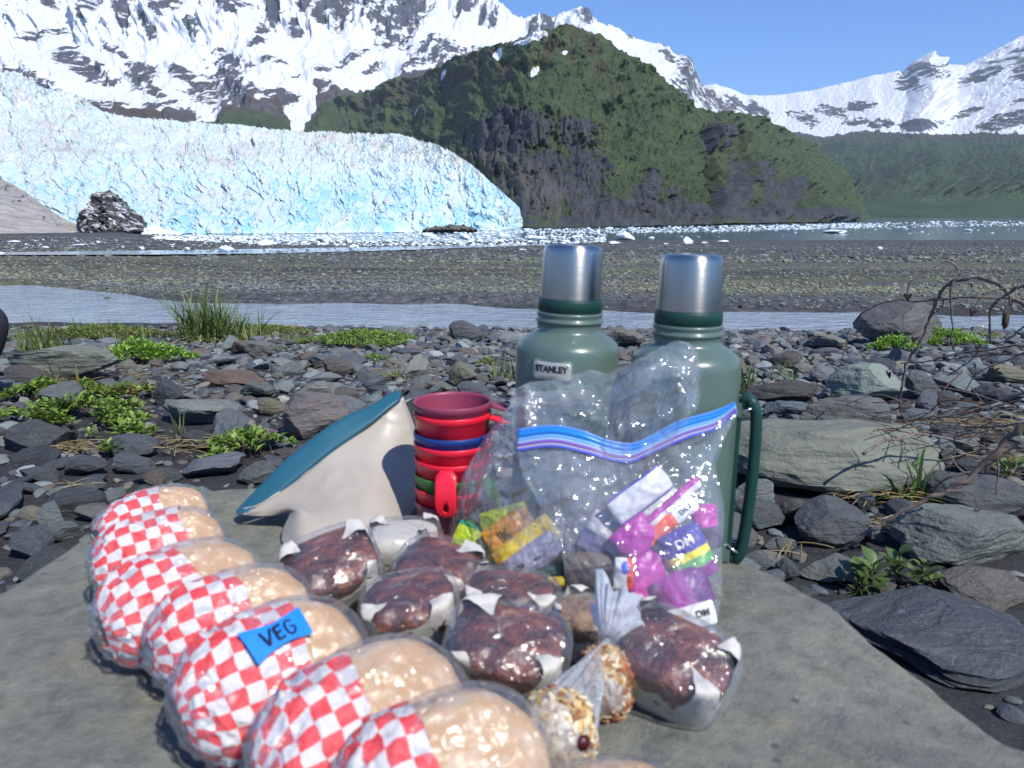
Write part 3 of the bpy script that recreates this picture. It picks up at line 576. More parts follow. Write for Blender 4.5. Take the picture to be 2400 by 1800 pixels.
def gnear(px, py):
    lo, hi = .9, 9.0
    for _ in range(40):
        m = (lo + hi) / 2; q = A(px, py, m)
        if q[2] > zg(q[0], q[1], False): lo = m
        else: hi = m
    return lo
for i, (cx_, fy, w, h, dr, c, lab, si, cat) in enumerate(big):
    Y0 = gnear(cx_, fy); q = A(cx_, fy, Y0); dep = Y0 * CP - (q[2] - CZ) * SP
    ww = w / F * dep / 2; sy = ww * dr; sz = max(h / F * dep * 1.06 - .5 * sy * (CZ - q[2]) / Y0, .25 * h / F * dep) * .62
    me = shapes[[3, 1, 2, 5, 4, 6, 7, 0][si]] if w < 150 else None
    if me is None:
        v, f = rock_shape(500 + i, 5, cuts=[10, 6, 12, 9, 12, 7, 5, 9][si], rough=.06, flat=.5); me = mesh_np('boulder', v, f, [M_stone], smooth=False)
        fl = .5
    else: fl = np.abs(np.array([vv.co.z for vv in me.vertices])).max()
    o = ob(cat, me); o.location = (float(q[0]), float(Y0 + sy * .85), float(q[2] + sz * .62)); o.scale = (float(ww), float(sy), float(sz / fl))
    o.rotation_euler = (random.uniform(-.06, .06), random.uniform(-.08, .08), random.uniform(-.25, .25)); o.color = (c[0] * 1.1, c[1] * 1.17, c[2] * 1.14, 1)
    tag(o, lab, cat); PLACED.append((q[0], Y0 + sy * .85, max(ww, sy) * .9, ww, sy))
# scattered ones
def inslab(x, y, m=.0):
    th = math.atan2(y - RC[1], x - RC[0]); return math.hypot(x - RC[0], y - RC[1]) < float(rock_r(th)) * .94 + m
cells = {}
def free(x, y, r, k=.7):
    for a, b, rr, wx_, wy_ in PLACED:
        if ((x - a) / (wx_ + r * .55)) ** 2 + ((y - b) / (wy_ + r * .55)) ** 2 < 1: return False
    cx_, cy_ = int(x / .25), int(y / .25)
    for i in range(cx_ - 1, cx_ + 2):
        for j in range(cy_ - 1, cy_ + 2):
            for (a, b, rr) in cells.get((i, j), ()):
                if (x - a) ** 2 + (y - b) ** 2 < (k * (r + rr)) ** 2: return False
    return True
VEGP = []
for (px, py, w, d) in [(300, 858, 215, .2), (95, 950, 230, .1), (285, 945, 170, .07), (150, 1010, 330, .1), (270, 1040, 130, .06), (550, 1085, 190, .09), (190, 800, 330, .34), (560, 790, 300, .34), (830, 822, 210, .4), (2110, 828, 120, .1), (2225, 815, 220, .16), (490, 800, 150, .12), (560, 795, 110, .1), (110, 830, 120, .1), (210, 790, 110, .1)]:
    Y0 = gnear(px, py); q = A(px, py, Y0); VEGP.append((q[0], Y0 + d, w / F * Y0 / 2, d))
def veg(x, y):                           # greener, less stony strip by the stream at left
    a = x / max(y, .5); return 1.0 if (a < -.17 and y > 5.0) else 0.0
rnd = random.Random(11); cand = []
for (n, r0, r1) in ((420, .07, .105), (4800, .04, .07), (19000, .024, .04), (42000, .010, .024)):
    for _ in range(n):
        y = math.sqrt(rnd.uniform(1.0, 8.25 ** 2)); x = rnd.uniform(-1, 1) * (y * .84 + 1.0)
        r = rnd.uniform(r0, r1)
        if inslab(x, y, r): continue
        if y < 1.35 and abs(x) < .7: continue
        if veg(x, y) and rnd.random() < .6: continue
        if r > .02 and any(((x - a) / b) ** 2 + ((y - e) / g) ** 2 < 1.1 for a, e, b, g in VEGP): continue
        if y > float(stream_near(x / y)) + .05: continue
        sp = perlin(x * 1.1, y * 1.1, 8.0) + .5 * perlin(x * 3, y * 3, 2.0)
        if x < 0: sp += .08
        if y > 4.5: sp -= .2
        if sp > .33 and rnd.random() < .85 and r > .018: continue
        if free(x, y, r):
            cells.setdefault((int(x / .25), int(y / .25)), []).append((x, y, r)); cand.append((x, y, r))
cand.sort(key=lambda c: -c[2] / c[1] * (1 if abs(c[0]) < c[1] * .67 + .05 else .1))
def where(x, y):
    a = x / y; px = 1200 + a * 1800 / 1.02
    s = 'far left' if px < 350 else 'left' if px < 800 else 'centre-left' if px < 1150 else 'middle' if px < 1550 else 'right' if px < 2000 else 'far right'
    d = 'near the picnic boulder' if y < 2.6 else 'midway up the beach' if y < 4.4 else 'towards the stream' if y < 6.3 else 'at the stream edge'
    return s, d
near_names = [(p_[0], p_[1], b_[6]) for p_, b_ in zip(PLACED, big)]
rs = random.Random(5); used_lab = {}
for i, (x, y, r) in enumerate(cand[:245]):
    k = rs.randrange(len(SLATE)); me = shapes[rs.randrange(16)]; kf = rs.uniform(.85, 1.75); c = tuple((q * .7 + .3 * sum(SLATE[k]) / 3) * kf * h_ for q, h_ in zip(SLATE[k], (.95, 1.03, 1.04)))
    ax, ay = rs.uniform(.85, 1.3), rs.uniform(.65, 1.0); hz = rs.uniform(.32, .75)
    o = put_stone(me, x, y, r * ax, r * ay, r * hz, rs.uniform(0, 6.3), (rs.uniform(-.3, .3), rs.uniform(-.3, .3)), c, sink=.3)
    j = min(range(len(near_names)), key=lambda q: (near_names[q][0] - x) ** 2 + (near_names[q][1] - y) ** 2)
    ref = ' '.join(near_names[j][2].split()[:6]).rstrip(','); s_, d_ = where(x, y)
    dx, dy = x - near_names[j][0], y - near_names[j][1]
    rel = ('right of' if dx > 0 else 'left of') if abs(dx) > abs(dy) else ('behind' if dy > 0 else 'in front of')
    form = 'flat' if hz < .45 else 'blocky' if hz < .6 else 'rounded'
    szw = 'large' if r > .085 else 'medium' if r > .05 else 'small'
    lab = '%s %s %s stone %s the %s' % (szw, form, CN[k], rel, ref)
    if lab in used_lab: lab = '%s %s %s stone %s, %s side' % (szw, form, CN[k], d_, s_)
    if lab in used_lab: lab = '%s %s %s stone %.0f hand-widths %s the %s' % (szw, form, CN[k], max(1, math.hypot(dx, dy) / .09), rel, ref)
    used_lab[lab] = 1
    tag(o, ' '.join(lab.split()[:16]), 'stone', 'stones scattered on the beach')
# the rest: one mass of cobbles and pebbles
def merge_stones(name, lst, sub, seed, rough=.05, kinds=10, mat=None, colf=None, z=None):
    r = np.random.RandomState(seed); base = [rock_shape(900 + seed * 20 + i, sub, cuts=7 + i % 5, rough=rough, flat=.5) for i in range(kinds)]
    L = np.array(lst, float); n = len(L); Vs = []; Fs = []; Cs = []; off = 0
    K = r.randint(kinds, size=n)
    for k in range(kinds):
        m = K == k; q = L[m]; nn = len(q)
        if nn == 0: continue
        v, f = base[k]; rr = q[:, 2]
        sc = np.stack([rr * r.uniform(.8, 1.35, nn), rr * r.uniform(.6, 1.0, nn), rr * r.uniform(.5, 1.3, nn)], 1)
        P = v[None] * sc[:, None]
        tx = r.uniform(-.35, .35, nn); P = np.stack([P[..., 0], P[..., 1] * np.cos(tx)[:, None] - P[..., 2] * np.sin(tx)[:, None], P[..., 1] * np.sin(tx)[:, None] + P[..., 2] * np.cos(tx)[:, None]], -1)
        a = r.uniform(0, 6.3, nn); P = np.stack([P[..., 0] * np.cos(a)[:, None] - P[..., 1] * np.sin(a)[:, None], P[..., 0] * np.sin(a)[:, None] + P[..., 1] * np.cos(a)[:, None], P[..., 2]], -1)
        zz = zg(q[:, 0], q[:, 1]) if z is None else np.full(nn, z)
        P += np.stack([q[:, 0], q[:, 1], zz + sc[:, 2] * .22], -1)[:, None]
        Vs.append(P.reshape(-1, 3)); Fs.append((f[None] + (np.arange(nn) * len(v))[:, None, None] + off).reshape(-1, 3)); off += nn * len(v)
        c = colf(q, r) if colf else np.array(SLATE)[r.randint(len(SLATE), size=nn)] * r.uniform(.8, 1.8, (nn, 1)) * (.96, 1.02, 1.03)
        Cs.append(np.repeat(c, len(v), 0))
    me = mesh_np(name, np.vstack(Vs), np.vstack(Fs), [mat or M_stones], smooth=False, attrs={'col': np.vstack(Cs)})
    return ob(name, me)
rest = cand[245:]
tag(merge_stones('cobbles', [q for q in rest if q[2] >= .03], 3, 1), kind='stuff', label='grey slate cobbles covering the beach between the larger stones')
tag(merge_stones('pebbles', [q for q in rest if q[2] < .03], 2, 2), kind='stuff', label='small slate pebbles and chips on the black sand')
# grit on the mudflat, algae-tinted towards the stream
fl = []
r = np.random.RandomState(4)
for n, y0, y1, s0, s1 in ((14000, 9.2, 16, .014, .045), (15000, 12, 30, .02, .055), (9000, 25, 75, .05, .14)):
    y = y0 + (y1 - y0) * r.uniform(0, 1, n) ** 1.3; x = r.uniform(-.78, .78, n) * y; s_ = s0 + (s1 - s0) * r.uniform(0, 1, n) ** 2.5
    ok = (y > stream_far(x / y) + .1 + .4 * r.uniform(0, 1, n)) & (perlin(x * .05, y * .5, 4) + .5 * perlin(x * .2, y * 1.5, 9) < .1 + r.uniform(-.2, .5, n))
    fl.append(np.stack([x, y, s_], 1)[ok])
fl = np.vstack(fl)
def flatcol(q, r):
    n = len(q); g = np.clip(sstep(-.2, .4, fbm(q[:, 0] * .1, q[:, 1] * .3, 4, 3) + .2) * sstep(45, 20, q[:, 1]), 0, 1) * (r.uniform(0, 1, n) < .7)
    base = np.array(SLATE)[r.randint(10, size=n)] * 1.4 * (.96, 1.02, 1.0) + .02
    return base * (1 - g[:, None] * .8) + np.array([.20, .21, .125]) * r.uniform(.6, 1.4, (n, 1)) * g[:, None] * .8
tag(merge_stones('mudflat_gravel', fl, 1, 3, colf=flatcol, kinds=6), kind='stuff', label='coarse grey and olive gravel strewn over the mudflat')
# a few bigger algae-covered stones over there
for i, (px, py, w, lab) in enumerate([(760, 622, 16, 'olive stone on the mudflat above the tall grass'), (822, 628, 12, 'smaller dark stone right of the olive one on the mudflat'), (762, 682, 18, 'yellowish stone at the stream far bank'), (792, 677, 22, 'flat yellowish stone on the stream far bank'), (195, 634, 16, 'greenish flat stone on the mudflat at far left'), (252, 700, 18, 'small stone standing in the stream at left'), (1745, 725, 30, 'dark gravel hump standing in the stream right of the bottles')]):
    if py > 690:
        q = G(px, py, STREAM_Z)
    else: yy = float(gy(np.array(px), np.array(py))); q = A(px, py, yy)
    rr = w / F * q[1] * .5
    o = put_stone(shapes[i % 8], q[0], q[1], rr, rr * .8, rr * .5, i, (0, 0), (.13, .135, .09) if i not in (1, 6) else (.06, .06, .06), z=q[2], sink=.4); tag(o, lab, 'stone')

# ================================================================ ICE
t = NT('floating ice', .35, .4); p = t.geo(); n = t.noise(p, 1.3, 5, .65)
t.col(t.ramp(n, [(.3, (.62, .78, .86)), (.55, (.80, .85, .88)), (.8, (.84, .87, .88))])); t.bump(n, .6, .25); M_ice = t.m
ice_me = []
for i in range(8):
    v, f = rock_shape(40 + i, 3, cuts=6, rough=.16, flat=.5); ice_me.append(mesh_np('ice_chunk', v, f, [M_ice], smooth=True))
berg = [(532, 592, 44, 18, 'largest white ice block stranded on the mudflat by the melt channel'), (827, 587, 34, 16, 'white rounded ice block stranded by the melt channel, left of the bottles'), (626, 577, 48, 18, 'pale blue ice block with a curved top, stranded above the largest white one'),
 (188, 578, 46, 9, 'long low ice slab on the dark flat at left'), (34, 569, 30, 7, 'low ice piece on the dark flat at the left edge'), (106, 582, 20, 6, 'small ice piece left of the long low slab'), (332, 585, 16, 9, 'small upright ice piece on the dark flat'), (440, 586, 15, 8, 'small ice lump left of the largest white block'),
 (2, 596, 18, 7, 'ice scrap at the left edge beside the melt channel'), (1221, 589, 28, 7, 'flat ice scrap just left of the left bottle cap'), (1611, 574, 26, 24, 'pointed clear blue-white iceberg on the flat right of the bottles'), (1652, 573, 18, 10, 'small ice block right of the pointed one'),
 (1693, 569, 30, 8, 'long low ice block further right of the pointed one'), (2061, 585, 14, 8, 'lone small ice block on the mudflat far right'), (1957, 547, 60, 11, 'wide bluish floe floating at right'), (1466, 565, 52, 24, 'blue jagged berg behind the bottle caps'),
 (1255, 566, 54, 18, 'turquoise berg left behind the left bottle cap'), (1345, 566, 30, 18, 'pale blue berg between the bottle caps, left one'), (1440, 572, 30, 9, 'low turquoise berg in front of the blue jagged one'), (1562, 575, 16, 8, 'small ice cube between the right cap and the pointed berg'), (1526, 561, 16, 8, 'small ice piece above the right bottle cap'),
 (1000, 560, 40, 16, 'rounded blue berg in the brash above the cups'), (760, 568, 36, 18, 'blue-white berg in the brash at centre-left'), (1090, 562, 30, 16, 'whitish berg in the brash left of the left bottle'), (1180, 562, 34, 20, 'craggy berg in the brash just left of the left bottle'), (505, 571, 14, 9, 'round ice knob above the largest stranded block'),
 (555, 562, 26, 9, 'ice knob at the left end of the brash'), (670, 570, 22, 10, 'brownish-topped ice lump in front of the brash'), (405, 565, 30, 8, 'low floe at the left end of the brash band'), (230, 569, 12, 5, 'tiny ice scrap on the dark flat'), (925, 575, 16, 8, 'small white ice knob in front of the brash'), (2270, 542, 24, 6, 'small floe far right on the bay')]
def ice_at(px, py):
    q = G(px, py, SEA_Z)
    if zg(q[0], q[1], False) > SEA_Z:
        yy = float(gy(np.array(float(px)), np.array(float(py)))); q = A(px, py, yy)
    return q
for i, (px, py, w, h, lab) in enumerate(berg):
    q = ice_at(px, py); d = q[1]; o = ob('iceberg', ice_me[i % 8]); o.scale = (w / F * d / 2, w / F * d / 2.6, h / F * d * 1.0); o.location = (q[0], q[1], q[2] + h / F * d * .38); o.rotation_euler = (0, 0, i * .7 % .8 - .4)
    tag(o, lab, 'iceberg', 'stranded and floating ice blocks')
r = np.random.RandomState(9); bl_ = []
def band(n, x0, x1, yt, yb_, s0, s1, pw=1.0):
    px = r.uniform(x0, x1, n); a = interp(yt, px); b = interp(yb_, px); py = a + (b - a) * r.uniform(0, 1, n) ** pw
    for u, w_ in zip(px, py):
        q = ice_at(u, w_); s_ = r.uniform(s0, s1) / F * q[1] * .5; bl_.append((q[0], q[1], s_, q[2]))
band(1900, 360, 1420, [(360, 552), (600, 549), (1000, 546), (1420, 543)], [(360, 560), (600, 573), (800, 576), (1100, 578), (1300, 574), (1420, 567)], 3, 13, .7)
band(1700, 950, 2050, [(950, 541), (1250, 537), (1500, 533), (2050, 524)], [(950, 547), (1500, 546), (1750, 543), (2050, 533)], 3, 9)
band(700, 1700, 2420, [(1700, 531), (2050, 523), (2420, 517)], [(1700, 540), (2050, 535), (2420, 530)], 2, 9)
band(130, 0, 620, [(0, 560), (300, 560), (620, 560)], [(0, 584), (300, 580), (620, 578)], 2, 9)
band(60, 1500, 2400, [(1500, 545), (2400, 532)], [(1500, 560), (2400, 545)], 2, 7)
band(60, 600, 1700, [(600, 570), (1700, 565)], [(600, 600), (1700, 590)], 1.5, 5)
K = np.array(bl_); kinds = [rock_shape(70 + i, 2, cuts=5, rough=.12, flat=.5) for i in range(6)]; Vs = []; Fs = []; off = 0
for i, (x, y, s_, z) in enumerate(K):
    v, f = kinds[i % 6]; a = i * 1.7; hh = r.uniform(.3, 1.2); P = v * (s_ * r.uniform(.8, 1.5), s_, s_ * hh); P = np.stack([P[:, 0] * math.cos(a * .2), P[:, 1] + P[:, 0] * .2, P[:, 2]], 1) + (x, y, z + s_ * hh * .2)
    Vs.append(P); Fs.append(f + off); off += len(v)
tag(ob('brash_ice', mesh_np('brash_ice', np.vstack(Vs), np.vstack(Fs), [M_ice], smooth=True)), kind='stuff', label='broken white and pale blue brash ice floating before the glacier')
# ================================================================ PLANTS
def leaf_mat(name, tr=.35, rough=.45):
    t = NT(name, rough, .35); c = t.attr('col', 'Color'); t.col(c); tl = t.n('ShaderNodeBsdfTranslucent'); t.l(c, tl.inputs[0])
    m = t.n('ShaderNodeMixShader'); m.inputs[0].default_value = tr; t.l(t.b.outputs[0], m.inputs[1]); t.l(tl.outputs[0], m.inputs[2]); t.l(m.outputs[0], t.o.inputs[0]); return t.m
M_leaf = leaf_mat('leaf'); M_blade = leaf_mat('grass blade', .3, .5)
def leaves(r, C, size, cols, up=.6, aspect=.55):
    """C (n,3) centres -> folded pointed leaves, 4 triangles each"""
    n = len(C); d = r.normal(size=(n, 3)); d[:, 2] = np.abs(d[:, 2]) * up + .15; d /= np.linalg.norm(d, axis=1)[:, None]
    s = np.cross(d, [0, 0, 1.]); s /= np.linalg.norm(s, axis=1)[:, None] + 1e-6; nn = np.cross(s, d)
    sz = (size * r.uniform(.6, 1.25, n))[:, None]; w = sz * aspect * .5
    V_ = np.stack([C, C + d * sz * .55 + s * w + nn * w * .5, C + d * sz, C + d * sz * .55 - s * w + nn * w * .5, C + d * sz * .5], 1)
    F_ = np.array([[0, 1, 4], [1, 2, 4], [2, 3, 4], [3, 0, 4]]); F_ = (F_[None] + (np.arange(n) * 5)[:, None, None]).reshape(-1, 3)
    c = np.array(cols)[r.randint(len(cols), size=n)] * r.uniform(.7, 1.3, (n, 1)); return V_.reshape(-1, 3), F_, np.repeat(c, 5, 0)
GL = [(.15, .24, .045), (.21, .32, .055), (.10, .18, .035), (.27, .36, .09)]; GB = [(.18, .34, .035), (.25, .42, .055), (.13, .26, .035), (.32, .47, .10)]
GDry = GL + [(.24, .19, .07), (.2, .1, .05)]
def mat_patch(label, px, py, w, d, hz, n, size, cols, seed, name='beach_plant', holes=.0, cat='plant', group=None, up=.6):
    r = np.random.RandomState(seed); Y0 = gnear(px, py); q = A(px, py, Y0); dep = Y0 * CP - (q[2] - CZ) * SP; rx = w / F * dep / 2; ry = d
    a = r.uniform(0, 2 * np.pi, n); s = r.uniform(0, 1, n) ** .55; lob = 1 + .25 * np.sin(3 * a + seed) + .15 * np.sin(7 * a + seed * 2)
    x = q[0] + rx * s * np.cos(a) * lob; y = Y0 + ry + ry * s * np.sin(a) * lob
    ok = (perlin(x * 9, y * 9, seed * 1.3) > -.5 + holes + r.uniform(0, .3, n)); x, y, s = x[ok], y[ok], s[ok]
    z = zg(x, y) + hz * (1 - s ** 2) * (1 + .4 * perlin(x * 14, y * 14, 3)) * r.uniform(.45, 1, len(x)) + .022
    Vt, Ft, c = leaves(r, np.stack([x, y, z], 1), size, cols, up)
    st = MB(); root = empty(name, (q[0], Y0 + ry, float(zg(q[0], Y0 + ry))))
    Vt = Vt - np.array(root.location[:])
    ob('leaves', mesh_np('leaves', Vt, Ft, [M_leaf], smooth=False, attrs={'col': c}), root)['kind'] = 'stuff'
    idx = r.randint(len(x), size=max(10, n // 30))
    for i in idx:
        p0 = np.array([x[i] + r.normal() * size, y[i] + r.normal() * size, float(zg(x[i], y[i]))]); p1 = np.array([x[i], y[i], z[i]])
        tv, tq, tc = tube(np.linspace(p0, p1, 3) - np.array(root.location[:]), size * .05, 3); st.add(tv, tq, tc, col=(.16, .1, .06))
    st.obj('stems', [M_leaf], root)['kind'] = 'stuff'
    tag(root, label, cat, group); return root
def blades(r, B, L, width, bend, cols, lean=(0, 0), seg=6, spread=.5):
    n = len(B); a = r.uniform(0, 2 * np.pi, n); ll = L * r.uniform(.5, 1.1, n); t = np.linspace(0, 1, seg)
    tilt = r.uniform(.1, 1, n) * spread; dx = np.cos(a) * tilt + lean[0]; dy = np.sin(a) * tilt + lean[1]; bd = bend * r.uniform(.3, 1.3, n)
    H = ll[:, None] * (t - .5 * bd[:, None] * t ** 2 * (.5 + tilt[:, None])); O = ll[:, None] * (t * .6 + bd[:, None] * t ** 2 * .7)
    P = np.stack([B[:, 0, None] + dx[:, None] * O, B[:, 1, None] + dy[:, None] * O, B[:, 2, None] + H], -1)
    sd_ = np.stack([-np.sin(a + r.normal(size=n) * .6), np.cos(a + r.normal(size=n) * .6), 0 * a], -1); wd = width * r.uniform(.6, 1.3, n)[:, None] * (1 - t[None] ** 1.6) + .0004
    L_ = P + sd_[:, None] * wd[..., None] / 2; R_ = P - sd_[:, None] * wd[..., None] / 2
    Vt = np.stack([L_, R_], 2).reshape(-1, 3); f = []
    for k in range(seg - 1): f.append([2 * k, 2 * k + 1, 2 * k + 3, 2 * k + 2])
    Ft = (np.array(f)[None] + (np.arange(n) * seg * 2)[:, None, None]).reshape(-1, 4)
    c = np.array(cols)[r.randint(len(cols), size=n)] * r.uniform(.7, 1.3, (n, 1)); return Vt, Ft, np.repeat(c, seg * 2, 0)
GG = [(.11, .17, .045), (.16, .23, .06), (.08, .13, .035), (.22, .27, .10)]; DRY = [(.42, .33, .17), (.34, .26, .13), (.5, .42, .25)]
def tuft(label, px, py, w, L, n, width, bend, seed, cols=GG, dry=.15, lean=(0, 0), spread=.5, name='grass_tuft', z=None, Yf=None):
    r = np.random.RandomState(seed); Y0 = gnear(px, py) if Yf is None else Yf; q = A(px, py, Y0); dep = Y0 * CP - (q[2] - CZ) * SP; rx = w / F * dep / 2
    a = r.uniform(0, 2 * np.pi, n); s = r.uniform(0, 1, n) ** .7; x = q[0] + rx * s * np.cos(a); y = Y0 + rx * .7 * s * np.sin(a)
    zz = zg(x, y) if z is None else np.full(n, z); root = empty(name, (q[0], Y0, float(zz.mean())))
    Vt, Ft, c = blades(r, np.stack([x, y, zz - .005], 1), L, width, bend, cols, lean, spread=spread)
    ob('blades', mesh_np('blades', Vt - np.array(root.location[:]), Ft, [M_blade], smooth=True, attrs={'col': c}), root)['kind'] = 'stuff'
    if dry:
        m = max(6, int(n * dry)); i = r.randint(n, size=m)
        Vt, Ft, c = blades(r, np.stack([x, y, zz - .005], 1)[i], L * .6, width, bend * 2.2, DRY, lean, spread=spread * 2)
        ob('dry_blades', mesh_np('dry_blades', Vt - np.array(root.location[:]), Ft, [M_blade], smooth=True, attrs={'col': c}), root)['kind'] = 'stuff'
    tag(root, label, 'grass' if name == 'grass_tuft' else 'plant'); return root
mat_patch('bright green leafy mound at left below the tall grass', 300, 858, 215, .20, .12, 2600, .034, GB, 1)
mat_patch('low leafy green mat at the left edge, upper row', 95, 950, 250, .13, .07, 1500, .034, GL, 2, holes=.2)
mat_patch('thin strip of leafy green plants right of the upper left mat', 285, 945, 190, .08, .045, 600, .03, GDry, 3, holes=.3)
mat_patch('leafy green mat above the long black rock at left', 150, 1010, 350, .12, .07, 1500, .036, GL, 4, holes=.2)
mat_patch('leafy green clump right of the long black rock', 270, 1040, 130, .06, .04, 260, .034, GL, 5, holes=.1)
mat_patch('sprawling leafy plant left of the silicone bag with a tiny purple bloom', 550, 1085, 200, .10, .06, 700, .032, GL, 6, holes=.25)
mat_patch('tiny leafy sprig between dry stems and dark stones at left', 258, 1075, 70, .04, .03, 120, .03, GL, 7)
mat_patch('small leafy sprig below the sprawling plant', 500, 1105, 60, .03, .03, 70, .03, GL, 8)
mat_patch('olive ground cover at far left between the person and the mound', 190, 800, 360, .4, .09, 4200, .030, GDry, 9, holes=-.1)
mat_patch('patchy green ground cover around the foot of the tall grass', 560, 792, 330, .4, .08, 2800, .028, GDry, 10, holes=.05)
mat_patch('green carpet of low plants right of the tall grass by the stream', 820, 818, 270, .5, .09, 5200, .028, GL, 11, holes=-.1)
mat_patch('small green tongue of plants below the carpet by the stream', 865, 855, 80, .1, .03, 240, .026, GL, 12)
mat_patch('tiny grey-green rosette among stones left of the carpet', 655, 828, 50, .06, .02, 90, .03, [(.14, .24, .14)], 13)
mat_patch('yellowish sprig among stones left of the left bottle', 1150, 862, 80, .05, .03, 110, .026, GDry, 14, holes=.1)
mat_patch('faded sprig below a cobble, left of the left bottle', 920, 895, 60, .05, .02, 90, .024, GDry, 15)
mat_patch('bright green leafy mat in front of the big dark boulder at right', 2110, 828, 120, .10, .10, 1100, .03, GB, 16)
mat_patch('larger bright leafy mat right of the big dark boulder', 2225, 815, 220, .16, .12, 2400, .03, GB, 17)
mat_patch('dark small-leaved patch at the right end of the bright mats', 2320, 800, 70, .1, .08, 300, .026, GL, 18)
mat_patch('tiny sprig among stones at the middle, right of the bottles', 1872, 850, 36, .03, .02, 40, .026, GDry, 19)
def sprout(label, px, py, stems, L, size, seed):     # upright plant with big single leaves
    r = np.random.RandomState(seed); Y0 = gnear(px, py); q = A(px, py, Y0); root = empty('leafy_sprout', q.tolist()); st = MB()
    for i in range(stems):
        b = np.array([r.uniform(-.5, .5) * L * 1.6, r.uniform(-.4, .4) * L, 0.0]); tip = b + np.array([r.normal() * .25 * L, r.normal() * .2 * L, L * r.uniform(.5, 1)])
        tv, tq, tc = tube(np.linspace(b, tip, 4), L * .022, 4); st = MB(); st.add(tv, tq, tc, col=(.12, .07, .05)); st.obj('stem', [M_leaf], root)
        for k in range(3):
            c = b + (tip - b) * (.35 + .3 * k); 
            for sgn in (0, 1):
                a = r.uniform(0, 3) + sgn * 3.14 + k * 1.5; d = np.array([math.cos(a), math.sin(a), .7 + .25 * k]); d /= np.linalg.norm(d); s_ = np.cross(d, [0, 0, 1.]); s_ /= np.linalg.norm(s_); nn = np.cross(s_, d); ln = size * r.uniform(.7, 1.1)
                pts = []
                for tt in np.linspace(0, 1, 6):
                    w_ = ln * .27 * math.sin(math.pi * min(1, tt ** .8 + .02)); ctr = c + d * ln * tt - np.array([0, 0, 1]) * ln * .25 * tt * tt
                    pts += [ctr + s_ * w_ + nn * w_ * .35, ctr, ctr - s_ * w_ + nn * w_ * .35]
                f = []
                for t_ in range(5): f += [[3 * t_, 3 * t_ + 1, 3 * t_ + 4, 3 * t_ + 3], [3 * t_ + 1, 3 * t_ + 2, 3 * t_ + 5, 3 * t_ + 4]]
                col = np.array([(.09, .15, .05), (.13, .2, .06), (.07, .11, .05)][r.randint(3)])
                ob('leaf', mesh_np('leaf', np.array(pts), np.array(f), [M_leaf], attrs={'col': np.tile(col, (len(pts), 1))}), root)
    tag(root, label, 'plant')
sprout('broad-leaved dark green plant growing in the gap beside the boulder rim', 2065, 1385, 5, .085, .055, 1)
sprout('small broad-leaved shoots right of the broad-leaved plant by the rim', 2195, 1372, 3, .06, .04, 2)
sprout('two upright oval-leaved shoots at the right edge beneath the branch', 2370, 1130, 3, .06, .05, 3)
tuft('tallest tuft of grass, standing before the stream at left', 485, 800, 110, .68, 280, .012, .75, 1, spread=.9)
tuft('second tall tuft merging with the tallest one on its right', 560, 797, 120, .42, 150, .011, .9, 2, spread=1.0)
tuft('grass tuft beside the person knee at far left', 110, 830, 120, .30, 130, .011, .8, 3, spread=.6, cols=GG)
tuft('thin grass tuft between the knee and the tall tuft', 210, 790, 110, .26, 90, .008, .8, 4, spread=.6)
tuft('sparse grass blades above the bright green mound', 330, 812, 110, .25, 26, .009, .7, 5, spread=.6)
tuft('low grass tuft right of the second tall tuft', 640, 785, 90, .18, 50, .008, .8, 6, spread=.6)
tuft('thin tuft on the green carpet, left one', 785, 775, 60, .22, 34, .007, .6, 7, spread=.5)
tuft('thin tuft on the green carpet with pale seed heads, right one', 895, 772, 40, .16, 36, .006, .4, 8, spread=.35, dry=.5)
tuft('sparse wispy blades left of the second tall tuft', 430, 800, 60, .26, 30, .007, .6, 9)
tuft('few grass stalks left of the left bottle', 1180, 890, 60, .20, 26, .009, .5, 10, spread=.4)
tuft('long-bladed loose tuft right of the right bottle', 1745, 930, 90, .26, 30, .010, .6, 11, spread=.5, dry=.4)
tuft('second loose tuft further right of the right bottle', 1830, 900, 70, .22, 16, .009, .9, 12, spread=.5, dry=.4)
tuft('broad-bladed bright grass tuft arching over the largest beach boulder', 2130, 1180, 50, .23, 30, .013, 1.3, 13, cols=[(.12, .21, .05), (.16, .27, .07), (.09, .16, .04)], dry=1.2, spread=1.0)
tuft('dark upright reed shoots with straw at their foot, at left', 135, 900, 50, .20, 9, .012, .3, 14, cols=[(.08, .09, .04), (.12, .12, .05)], dry=1.5, spread=.4)
tuft('single stubby yellow reed shoot right of the dark ones', 183, 908, 14, .13, 6, .014, .1, 15, cols=[(.35, .27, .08), (.2, .2, .06)], dry=.8, spread=.15)
tuft('thin dark sprout with straw below the pale flat-topped stone', 425, 1045, 24, .17, 7, .009, .4, 16, cols=[(.06, .08, .03)], dry=1.2, spread=.5)
tuft('small grass blades under the branch at right', 2180, 860, 40, .07, 14, .007, .7, 17, dry=.3)
tuft('tiny grass tuft beside the pale green faceted stone', 2230, 905, 30, .06, 12, .007, .7, 18, dry=.3)
tuft('few green blades left of the broad-leaved plant by the rim', 2015, 1395, 30, .10, 14, .006, 1.6, 19, dry=.2, spread=1.0)
tuft('wispy blades standing at the stream edge, far left', 60, 800, 90, .26, 40, .007, .6, 21, spread=.5)
tuft('wispy blades behind the bright green mound', 270, 800, 80, .2, 34, .007, .6, 22, spread=.5)
tuft('short grass at the right foot of the second tall tuft', 690, 800, 80, .14, 60, .007, .9, 23, spread=.8, dry=.5)
tuft('three tall seed stalks over the stream at far left', 90, 800, 20, .46, 5, .006, .5, 24, cols=[(.12, .11, .05)], dry=0, spread=.5)
